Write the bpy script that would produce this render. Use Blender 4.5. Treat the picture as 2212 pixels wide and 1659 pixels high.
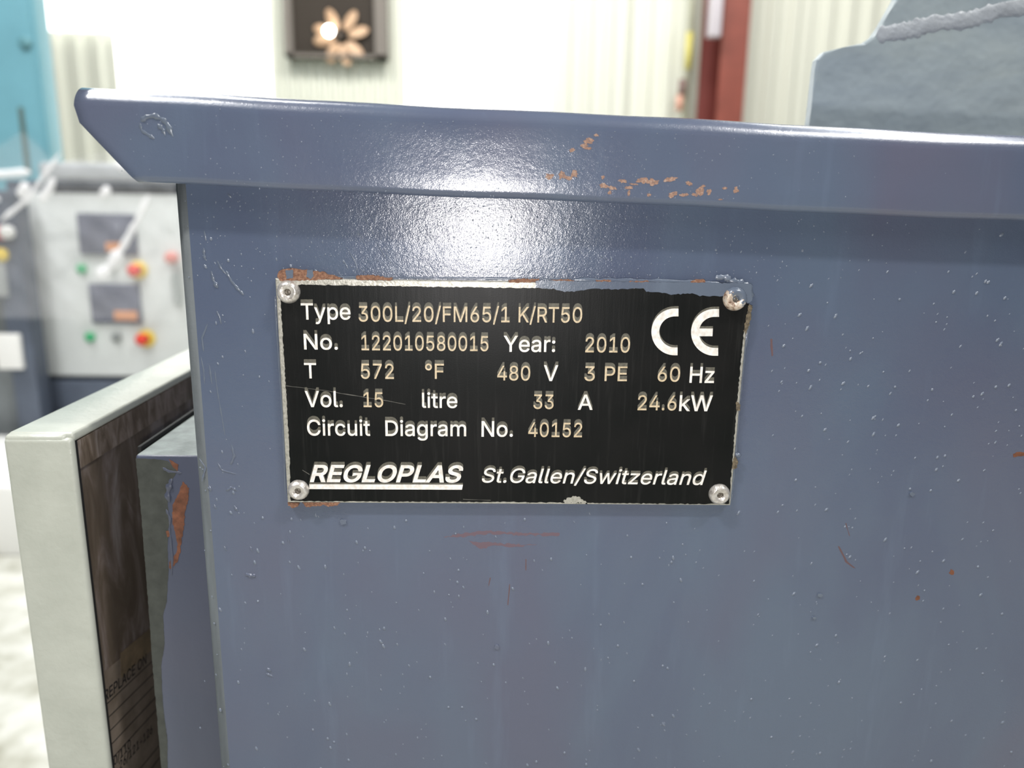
import bpy, bmesh, math, random
from mathutils import Vector, Matrix, Euler
random.seed(7)
for o in list(bpy.data.objects): bpy.data.objects.remove(o)
SC = bpy.context.scene
COL = SC.collection

# ------------------------------------------------------------ camera, world, lamps, exposure
FPX = 1661.0
CAM = Vector((-.00543, -.17944, .04425))
cam_d = bpy.data.cameras.new('camera'); cam = bpy.data.objects.new('camera', cam_d); COL.objects.link(cam)
cam.location = CAM
cam.rotation_euler = tuple(math.radians(a) for a in (77.098, -.9456, -1.4295))
cam_d.sensor_fit = 'HORIZONTAL'; cam_d.sensor_width = 36.0; cam_d.lens = FPX / 2212 * 36
cam_d.clip_start = .01; cam_d.clip_end = 100
cam_d.dof.use_dof = True; cam_d.dof.focus_distance = .186; cam_d.dof.aperture_fstop = 12.0
SC.camera = cam
w = bpy.data.worlds.new('world'); SC.world = w; w.use_nodes = True
w.node_tree.nodes['Background'].inputs[0].default_value = (.93, .97, 1, 1)
w.node_tree.nodes['Background'].inputs[1].default_value = .05
SC.view_settings.view_transform = 'Standard'; SC.view_settings.look = 'None'
SC.view_settings.exposure = 0; SC.view_settings.gamma = 1; SC.view_settings.use_curve_mapping = False

def area_lamp(name, loc, target, sx, sy, watts, color=(1, 1, 1)):
    l = bpy.data.lights.new(name, 'AREA'); l.shape = 'RECTANGLE'; l.size = sx; l.size_y = sy
    l.energy = watts; l.color = color
    o = bpy.data.objects.new(name, l); COL.objects.link(o); o.location = loc
    o.rotation_euler = (Vector(target) - Vector(loc)).to_track_quat('-Z', 'Y').to_euler()
    return o
# two rows of high-bay ceiling lamps running front to back, one each side
for xx, n in ((-2.35, 'a'), (2.75, 'b')):
    area_lamp('ceiling_lamp', (xx, -1.75, 4.6), (xx, -1.75, 0), .95, .22, 165, (1, .97, .93))
    area_lamp('ceiling_lamp_row', (xx, .3, 4.7), (xx, .3, 0), .85, 9.0, 230, (.97, .99, 1))
area_lamp('wall_fill', (0, 5.2, 5.2), (0, 9.2, 1.0), 9, 1.2, 620, (1, .98, .92))  # unseen area lamp added to brighten the back wall
area_lamp('cabinet_fill', (-1.6, 1.4, 3.6), (-1.2, 2.8, -.5), 1.6, .8, 80, (1, 1, .98))  # added fill, out of view, lifting the wrapped control cabinet
fl = bpy.data.lights.new('phone_flash', 'POINT'); fl.energy = .85; fl.shadow_soft_size = .0035; fl.color = (1, .96, .95)
flo = bpy.data.objects.new('phone_flash', fl); COL.objects.link(flo)
flo.location = (CAM.x - .006, CAM.y, CAM.z - .013)

# ------------------------------------------------------------ helpers
R3 = Euler(cam.rotation_euler).to_matrix()
def ray(px, py): return R3 @ Vector(((px - 1106) / FPX, -(py - 829.5) / FPX, -1))
def P(px, py, Y=0.0):
    r = ray(px, py); t = (Y - CAM.y) / r.y; return CAM + r * t
def PX(px, py, X):
    r = ray(px, py); t = (X - CAM.x) / r.x; return CAM + r * t

def setp(o, label=None, cat=None, group=None, kind=None):
    if label: o['label'] = label
    if cat: o['category'] = cat
    if group: o['group'] = group
    if kind: o['kind'] = kind
    return o
def empty(name, loc, label, cat, group=None):
    o = bpy.data.objects.new(name, None); COL.objects.link(o); o.location = loc; o.empty_display_size = .05
    return setp(o, label, cat, group)
def link(name, me, mat, parent=None, label=None):
    o = bpy.data.objects.new(name, me); COL.objects.link(o)
    if mat and not me.materials: me.materials.append(mat)
    if parent:
        o.parent = parent
        # only top-level empties are moved; every child below them keeps world coordinates
        if parent.parent is None: o.matrix_parent_inverse = Matrix.Translation(parent.location).inverted()
    if label: o['label'] = label
    return o
def from_bm(name, bm, mat, parent=None, smooth=False, label=None):
    me = bpy.data.meshes.new(name); bmesh.ops.recalc_face_normals(bm, faces=bm.faces[:]); bm.to_mesh(me); bm.free()
    if smooth:
        for p in me.polygons: p.use_smooth = True
    return link(name, me, mat, parent, label)
from mathutils.geometry import tessellate_polygon
def tess(pts, k=1.0):
    return tessellate_polygon([[Vector((p[0] * k, p[1] * k, 0)) for p in pts]])
def box(name, lo, hi, mat, parent=None, bev=0.0, seg=3, label=None):
    bm = bmesh.new(); bmesh.ops.create_cube(bm, size=1)
    for v in bm.verts:
        v.co = Vector([(lo[i] + hi[i]) / 2 + v.co[i] * (hi[i] - lo[i]) for i in range(3)])
    if bev: bmesh.ops.bevel(bm, geom=bm.edges[:], offset=bev, segments=seg, profile=.5, affect='EDGES')
    o = from_bm(name, bm, mat, parent, bool(bev), label)
    return o
def prism(name, pts, y0, y1, mat, parent=None, bev=0.0, label=None):
    """outline in the x-z plane, extruded from y0 (front) to y1"""
    bm = bmesh.new()
    a = [bm.verts.new((p[0], y0, p[2])) for p in pts]; b = [bm.verts.new((p[0], y1, p[2])) for p in pts]
    n = len(pts)
    for t in tess([(p[0], p[2]) for p in pts], 1e4): bm.faces.new([a[i] for i in t]); bm.faces.new([b[i] for i in reversed(t)])
    for i in range(n): bm.faces.new((a[i], b[i], b[(i + 1) % n], a[(i + 1) % n]))
    if bev:
        rim = [e for e in bm.edges if all(abs(v.co.y - y0) < 1e-6 for v in e.verts) and len(e.link_faces) == 2 and any(abs(f.calc_center_median().y - y0) > 1e-6 for f in e.link_faces)]
        bmesh.ops.bevel(bm, geom=rim, offset=bev, segments=2, profile=.5, affect='EDGES', clamp_overlap=True)
    return from_bm(name, bm, mat, parent, False, label)
def lathe(name, prof, centre, mat, parent=None, seg=40, jitter=0, label=None, hole=None):
    """profile (radius, height towards -y)"""
    bm = bmesh.new(); rings = []
    for r, h in prof:
        if r < 1e-7: rings.append([bm.verts.new((centre[0], centre[1] - h, centre[2]))]); continue
        ring = []
        for k in range(seg):
            a = 2 * math.pi * k / seg; rr = r * (1 + jitter * math.sin(3 * a + h * 4000) + jitter * random.uniform(-1, 1))
            ring.append(bm.verts.new((centre[0] + rr * math.cos(a), centre[1] - h, centre[2] + rr * math.sin(a))))
        rings.append(ring)
    for A, B in zip(rings, rings[1:]):
        for k in range(seg):
            if len(A) == 1: bm.faces.new((A[0], B[k], B[(k + 1) % seg]))
            elif len(B) == 1: bm.faces.new((A[k], B[0], A[(k + 1) % seg]))
            else: bm.faces.new((A[k], B[k], B[(k + 1) % seg], A[(k + 1) % seg]))
    o = from_bm(name, bm, mat, parent, True, label)
    if hole:
        o.data.materials.append(hole[1])
        for p in o.data.polygons:
            if (Vector((p.center.x, p.center.z)) - Vector((centre[0], centre[2]))).length < hole[0]: p.material_index = 1
    return o
def rag(pts, amp, step):
    """roughen a closed pixel outline"""
    out = []; n = len(pts)
    for i in range(n):
        a = Vector(pts[i]); b = Vector(pts[(i + 1) % n]); L = (b - a).length; k = max(1, int(L / step))
        nrm = Vector((-(b - a).y, (b - a).x)) / max(L, 1e-6)
        for j in range(k):
            out.append(a + (b - a) * (j / k) + nrm * random.uniform(-amp, amp))
    return out
def flake(name, pxpts, Y, mat, parent, th=.00006, amp=1.0, step=4, label=None):
    pts = [P(p[0], p[1], Y) for p in rag(pxpts, amp, step)]; th += random.random() * .00001
    bm = bmesh.new()
    a = [bm.verts.new((p.x, Y - th, p.z)) for p in pts]; b = [bm.verts.new((p.x, Y + th, p.z)) for p in pts]
    n = len(pts)
    for t in tess([(p.x, p.z) for p in pts], 1e4): bm.faces.new([a[i] for i in t])
    for i in range(n): bm.faces.new((a[i], b[i], b[(i + 1) % n], a[(i + 1) % n]))
    return from_bm(name, bm, mat, parent, False, label)
def blob(cx, cy, rx, ry, n=12, rough=.35, ang=0):
    c, s = math.cos(ang), math.sin(ang); o = []
    for k in range(n):
        a = 2 * math.pi * k / n; q = 1 + random.uniform(-rough, rough)
        x, y = rx * q * math.cos(a), ry * q * math.sin(a); o.append((cx + x * c - y * s, cy + x * s + y * c))
    return o
def bead(name, path, r, Y, mat, parent, lump=.35, sub=5, flat=.6, label=None):
    """lumpy run of paint or weld along a pixel path, half sunk in plane y=Y; r in metres"""
    pts = []
    for a, b in zip(path, path[1:]):
        for j in range(sub): pts.append(Vector(a) + (Vector(b) - Vector(a)) * (j / sub))
    pts.append(Vector(path[-1])); W = [P(p.x, p.y, Y) for p in pts]
    bm = bmesh.new(); rings = []
    for i, c in enumerate(W):
        t = (W[min(i + 1, len(W) - 1)] - W[max(i - 1, 0)]).normalized(); nx = Vector((0, -1, 0)); sx = t.cross(nx)
        e = min(1, .25 + min(i, len(W) - 1 - i) * .5); rr = r * e * (1 + random.uniform(-lump, lump))
        rings.append([bm.verts.new(c + sx * rr * math.cos(q) + nx * rr * flat * math.sin(q)) for q in [math.pi * k / 6 for k in range(7)]])
    for A, B in zip(rings, rings[1:]):
        for k in range(6): bm.faces.new((A[k], B[k], B[k + 1], A[k + 1]))
    return from_bm(name, bm, mat, parent, True, label)

# ------------------------------------------------------------ materials
def lin(c): return tuple(((v / 255) / 12.92 if v / 255 <= .04045 else ((v / 255 + .055) / 1.055) ** 2.4) for v in c)
class M:
    def __init__(s, name, col, rough=.5, metal=0, spec=.5):
        s.m = bpy.data.materials.new(name); s.m.use_nodes = True; s.t = s.m.node_tree; s.b = s.t.nodes['Principled BSDF']
        s.b.inputs['Base Color'].default_value = (*col, 1); s.b.inputs['Roughness'].default_value = rough
        s.b.inputs['Metallic'].default_value = metal; s.b.inputs['Specular IOR Level'].default_value = spec
        s.tc = s.t.nodes.new('ShaderNodeTexCoord').outputs['Object']; s.last = None
    def n(s, typ, **kw):
        x = s.t.nodes.new(typ)
        for k, v in kw.items():
            if k in x.inputs: x.inputs[k].default_value = v
            else: setattr(x, k, v)
        return x
    def l(s, a, b): s.t.links.new(a, b)
    def coords(s, scale=(1, 1, 1), rot=(0, 0, 0)):
        m = s.n('ShaderNodeMapping'); m.inputs['Scale'].default_value = scale; m.inputs['Rotation'].default_value = rot
        s.l(s.tc, m.inputs['Vector']); return m.outputs[0]
    def noise(s, scale, detail=2, rough=.5, vec=None, dist=0):
        x = s.n('ShaderNodeTexNoise', Scale=scale, Detail=detail, Roughness=rough, Distortion=dist)
        s.l(vec or s.tc, x.inputs['Vector']); return x.outputs['Fac']
    def ramp(s, fac, stops):
        r = s.n('ShaderNodeValToRGB'); e = r.color_ramp.elements
        while len(e) < len(stops): e.new(.5)
        for q, (p, c) in zip(e, stops): q.position = p; q.color = (*c, 1) if len(c) == 3 else c
        s.l(fac, r.inputs[0]); return r.outputs[0]
    def mix(s, fac, a, b):
        x = s.n('ShaderNodeMix', data_type='RGBA')
        s.l(fac, x.inputs[0])
        for q, v in ((x.inputs[6], a), (x.inputs[7], b)):
            if isinstance(v, tuple): q.default_value = (*v, 1)
            else: s.l(v, q)
        return x.outputs[2]
    def color(s, v): s.l(v, s.b.inputs['Base Color']); return s
    def rough(s, fac, a, b):
        x = s.n('ShaderNodeMapRange'); x.inputs[3].default_value = a; x.inputs[4].default_value = b
        s.l(fac, x.inputs[0]); s.l(x.outputs[0], s.b.inputs['Roughness']); return s
    def bump(s, h, dist, strength=1.0):
        x = s.n('ShaderNodeBump', Strength=strength, Distance=dist); s.l(h, x.inputs['Height'])
        if s.last: s.l(s.last, x.inputs['Normal'])
        s.last = x.outputs[0]; s.l(s.last, s.b.inputs['Normal']); return s
W3 = lambda v: (v, v, v)

def simple0(name, col):
    p = M(name, col, .6, 0, .3); p.color(p.ramp(p.noise(300, 4, .6, p.coords((1, 1, .1))), [(.3, tuple(v * .75 for v in col)), (.7, tuple(v * 1.3 for v in col))])); p.bump(p.noise(500, 3), .0001); return p.m
def paint(name, c1, c2, c3, fine=1.0, rough=.18):
    p = M(name, c1, rough)
    big = p.noise(22, 4, .55, p.coords((1, 1, .45)), .6)
    pur = p.noise(13, 3, .5, p.coords((1.2, 1, .8), (0, .4, 0)), .3)
    a = p.mix(p.ramp(big, [(.38, W3(0)), (.62, W3(1))]), c1, c2)
    a = p.mix(p.ramp(pur, [(.5, W3(0)), (.68, W3(1))]), a, c3)
    st = p.noise(160, 3, .6, p.coords((1, 1, .12), (0, .15, 0)))
    a = p.mix(p.ramp(st, [(.6, W3(0)), (.8, W3(.32))]), a, tuple(v * 1.35 for v in c2))
    p.color(a)
    p.rough(p.noise(60, 3), rough - .03, rough + .05); p.b.inputs['Specular IOR Level'].default_value = .7
    p.bump(p.noise(4300, 1.5, .6), .000034 * fine)
    p.bump(p.noise(1100, 2, .5), .000035 * fine)
    p.bump(p.noise(110, 3, .55), .00012)
    return p.m
C1, C2, C3 = (.081, .101, .160), (.094, .124, .182), (.094, .104, .158)
PAINT = paint('blue_grey_paint', C1, C2, C3)
PAINT2 = paint('blue_grey_paint_rim', (.092, .112, .172), (.104, .134, .195), (.112, .118, .172), .9, .19)
THICK = paint('thick_blue_paint', (.10, .122, .17), (.125, .155, .2), C3, .6, .22)
BEND = paint('glossy_bend_paint', (.092, .112, .172), (.104, .134, .195), (.11, .121, .178), .7, .2)
BEND.node_tree.nodes['Principled BSDF'].inputs['Specular IOR Level'].default_value = 1.0
BEND.node_tree.nodes['Principled BSDF'].inputs['Coat Weight'].default_value = .8
BEND.node_tree.nodes['Principled BSDF'].inputs['Coat Roughness'].default_value = .2
NIB = M('paint_nib_glint', (.15, .18, .235), .28, 0, .8).m  # paler than the paint around it; part of the nibs' glint is colour
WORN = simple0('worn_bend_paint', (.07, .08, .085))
BRK = paint('bracket_paint', (.064, .074, .112), (.072, .084, .126), (.078, .08, .115), .7, .35)
def simple(name, col, rough=.5, metal=0, ns=0, amp=.25, bump=0, bs=400):
    p = M(name, col, rough, metal)
    if ns:
        p.color(p.ramp(p.noise(ns, 4, .6), [(.3, tuple(v * (1 - amp) for v in col)), (.7, tuple(min(1, v * (1 + amp)) for v in col))]))
    if bump: p.bump(p.noise(bs, 4, .6), bump)
    return p.m
OLIVE = simple('bare_olive_primer', (.048, .053, .047), .5, 0, 300, .25, .0001, 500)
RUST = M('rust', (.32, .12, .05), .85)
RUST.color(RUST.ramp(RUST.noise(1500, 4, .7), [(.3, (.09, .045, .03)), (.5, (.21, .10, .06)), (.72, (.36, .22, .14))])).bump(RUST.noise(2500, 3), .0001); RUST = RUST.m
RUSTL = M('chipped_primer', (.42, .2, .1), .75)
RUSTL.color(RUSTL.ramp(RUSTL.noise(2200, 3, .7), [(.3, (.15, .12, .12)), (.5, (.30, .17, .115)), (.74, (.42, .34, .29))])).bump(RUSTL.noise(2500, 3), .00012); RUSTL = RUSTL.m
ORANGE = simple('red_lead_primer', (.16, .06, .03), .7, 0, 500, .4, .0001, 800)
ALU = M('worn_aluminium', (.5, .48, .42), .42, .55)
ALU.color(ALU.ramp(ALU.noise(900, 4, .7), [(.25, (.16, .15, .13)), (.45, (.42, .41, .36)), (.75, (.62, .60, .55))])).bump(ALU.noise(1800, 3), .00008); ALU = ALU.m
RIV = M('rivet_aluminium', (.66, .64, .6), .34, .6)
RIV.color(RIV.ramp(RIV.noise(1100, 4, .7), [(.25, (.36, .32, .28)), (.5, (.64, .61, .57)), (.75, (.78, .76, .74))])).bump(RIV.noise(900, 3), .0002); RIV = RIV.m
RIVP = M('paint_spattered_rivet', (.4, .35, .3), .35, .3)
RIVP.color(RIVP.ramp(RIVP.noise(520, 4, .6), [(.34, (.20, .12, .08)), (.45, (.60, .48, .38)), (.54, (.66, .60, .52)), (.6, (.2, .22, .28))])).bump(RIVP.noise(900, 3), .0003); RIVP = RIVP.m
HOLE = simple('rivet_hole_shade', (.2, .18, .15), .45, .5, 1500, .4)  # dark tone on the hole faces paints the shade of the recess
BLACK = M('black_anodised_print', (.013, .014, .014), .32, 0, .2)
sc = BLACK.noise(700, 3, .65, BLACK.coords((1, 1, .06), (0, .35, 0)))
bg = BLACK.noise(35, 3, .6)
BLACK.color(BLACK.mix(BLACK.ramp(sc, [(.55, W3(0)), (.9, W3(.35))]), BLACK.ramp(bg, [(.35, (.002, .003, .003)), (.7, (.006, .006, .006))]), (.045, .045, .043)))
BLACK.rough(bg, .3, .5); BLACK.bump(sc, .00003); BLACK.bump(BLACK.noise(3500, 2), .000010); BLACK = BLACK.m
WHITE_T = M('bare_metal_lettering', (.82, .79, .74), .5)
WHITE_T.color(WHITE_T.ramp(WHITE_T.noise(900, 3), [(.3, (.66, .62, .56)), (.6, (.86, .83, .79))])); WHITE_T = WHITE_T.m
TAN_T = M('yellowed_lettering', (.6, .48, .3), .5)
TAN_T.color(TAN_T.ramp(TAN_T.noise(1300, 4, .7), [(.3, (.42, .33, .20)), (.5, (.58, .47, .31)), (.7, (.70, .58, .42))])); TAN_T = TAN_T.m
GHOST = M('lettering_ghost', (.13, .125, .09), .6)  # flat dim letter copies shifted upward paint the ghost image above the lettering
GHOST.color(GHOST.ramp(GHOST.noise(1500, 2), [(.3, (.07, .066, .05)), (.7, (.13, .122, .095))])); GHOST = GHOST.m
CREAM = M('cream_powder_coat', (.6, .62, .54), .33)
CREAM.color(CREAM.ramp(CREAM.noise(60, 4, .6), [(.3, (.42, .44, .385)), (.7, (.50, .52, .46))])).bump(CREAM.noise(700, 3), .00012).bump(CREAM.noise(90, 2), .0004); CREAM = CREAM.m
BROWN = M('stained_brown_lining', (.1, .07, .05), .6)
bn = BROWN.noise(130, 5, .6, BROWN.coords((1, .8, .28)), .9)
BROWN.color(BROWN.ramp(bn, [(.3, (.07, .05, .034)), (.46, (.10, .076, .055)), (.56, (.15, .118, .10)), (.64, (.21, .185, .17)), (.78, (.14, .12, .11))])).bump(bn, .0004); BROWN = BROWN.m
BROWN_LIT = M('stained_brown_lit_band', (.2, .15, .12), .5)  # lighter copy of the lining brown; the lit upper band is in its colour
bn = BROWN_LIT.noise(260, 5, .65, BROWN_LIT.coords((1, 1, .3)), .8)
BROWN_LIT.color(BROWN_LIT.ramp(bn, [(.3, (.06, .042, .026)), (.47, (.14, .108, .08)), (.62, (.235, .195, .17)), (.8, (.2, .18, .17))])).bump(bn, .0003); BROWN_LIT = BROWN_LIT.m
MATTBLK = simple('matt_black_and_gap_shade', (.006, .006, .006), .7)  # matt black for feet and stand; also paints shade in the narrow gaps
PAPER = M('grimy_paper_label', (.2, .16, .12), .6)
PAPER.color(PAPER.ramp(PAPER.noise(110, 4, .6), [(.3, (.12, .094, .07)), (.7, (.22, .18, .145))])); PAPER = PAPER.m
INK = simple('black_ink', (.008, .007, .007), .6)
TANTAPE = simple('yellowed_tape', (.17, .125, .075), .5, 0, 150, .35)
HOUS = M('grey_cast_metal', (.27, .31, .33), .35)
hn = HOUS.noise(28, 4, .6, HOUS.coords((.5, 1, 1.6), (0, .3, 0)))
HOUS.color(HOUS.ramp(hn, [(.3, (.30, .36, .41)), (.6, (.37, .43, .45)), (.8, (.40, .45, .44))])).bump(HOUS.noise(60, 3), .0015); HOUS = HOUS.m
HWELD = simple('painted_weld', (.40, .43, .46), .4, 0, 90, .15, .001, 150)
WALL = M('white_ribbed_steel', (.62, .63, .57), .45).m
WALLB = M('cream_ribbed_steel', (.63, .64, .57), .5).m
def emis(name, col, s):
    p = M(name, col, .5); p.b.inputs['Emission Color'].default_value = (*col, 1); p.b.inputs['Emission Strength'].default_value = s; return p.m
DAY = emis('daylight_panel', (1, 1, .97), 2.2)
SPOT = emis('daylight_gap', (1, .98, .92), 14)
RED = simple('red_oxide_steel', (.20, .05, .035), .5, 0, 4, .15)
CYAN = simple('cyan_enamel', (.19, .44, .53), .4, 0, 3, .08)
GREENG = simple('pale_green_grey', (.22, .25, .24), .6, 0, 220, .25, .0001, 500)  # paler grey-green used on the bracket's upward faces
SLOT = simple('slot_shade', (.11, .17, .16), .6)
DKFAN = simple('fan_dark', (.02, .012, .006), .7)
FANFR = simple('fan_frame', (.16, .14, .125), .6)
BLADE = simple('fan_blade', (.55, .36, .23), .5)
CABW = simple('white_cabinet_enamel', (.70, .73, .72), .4, 0, 5, .05)
CABD = simple('dark_blue_machine_frame', (.095, .115, .155), .45, 0, 6, .2)
CABG = simple('grey_machine_panel', (.2, .22, .23), .5, 0, 6, .15)
HOODM = simple('grey_hood', (.42, .44, .46), .4, 0, 6, .15)
SCREEN = simple('screen_grey', (.13, .14, .19), .3, 0, 12, .15)
ORG = emis('orange_readout', (.5, .22, .10), .25)
GRN = simple('green_button', (.05, .42, .18), .4)
REDB = simple('red_button', (.75, .05, .03), .4)
YEL = simple('yellow_ring', (.85, .62, .08), .4)
GREYB = simple('grey_button', (.25, .27, .27), .5)
WHT = simple('white_plastic', (.85, .85, .83), .5)
FLOOR = M('pale_concrete', (.6, .6, .55), .55)
fn = FLOOR.noise(9, 6, .65)
FLOOR.color(FLOOR.ramp(fn, [(.3, (.26, .25, .19)), (.46, (.46, .46, .4)), (.62, (.62, .62, .58))])); FLOOR = FLOOR.m
def film(name, op, white):
    m = bpy.data.materials.new(name); m.use_nodes = True; t = m.node_tree; t.nodes.clear()
    o = t.nodes.new('ShaderNodeOutputMaterial'); tr = t.nodes.new('ShaderNodeBsdfTransparent'); gl = t.nodes.new('ShaderNodeBsdfPrincipled')
    gl.inputs['Base Color'].default_value = (white, white, white * 1.02, 1); gl.inputs['Roughness'].default_value = .12
    mx = t.nodes.new('ShaderNodeMixShader'); mx.inputs[0].default_value = op
    t.links.new(tr.outputs[0], mx.inputs[1]); t.links.new(gl.outputs[0], mx.inputs[2]); t.links.new(mx.outputs[0], o.inputs[0]); return m
FILM = film('clear_plastic_film', .14, .9)
CREASE_GLINT = film('film_crease_glint', .8, .98)  # near-opaque white that paints highlights along the film folds

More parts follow.
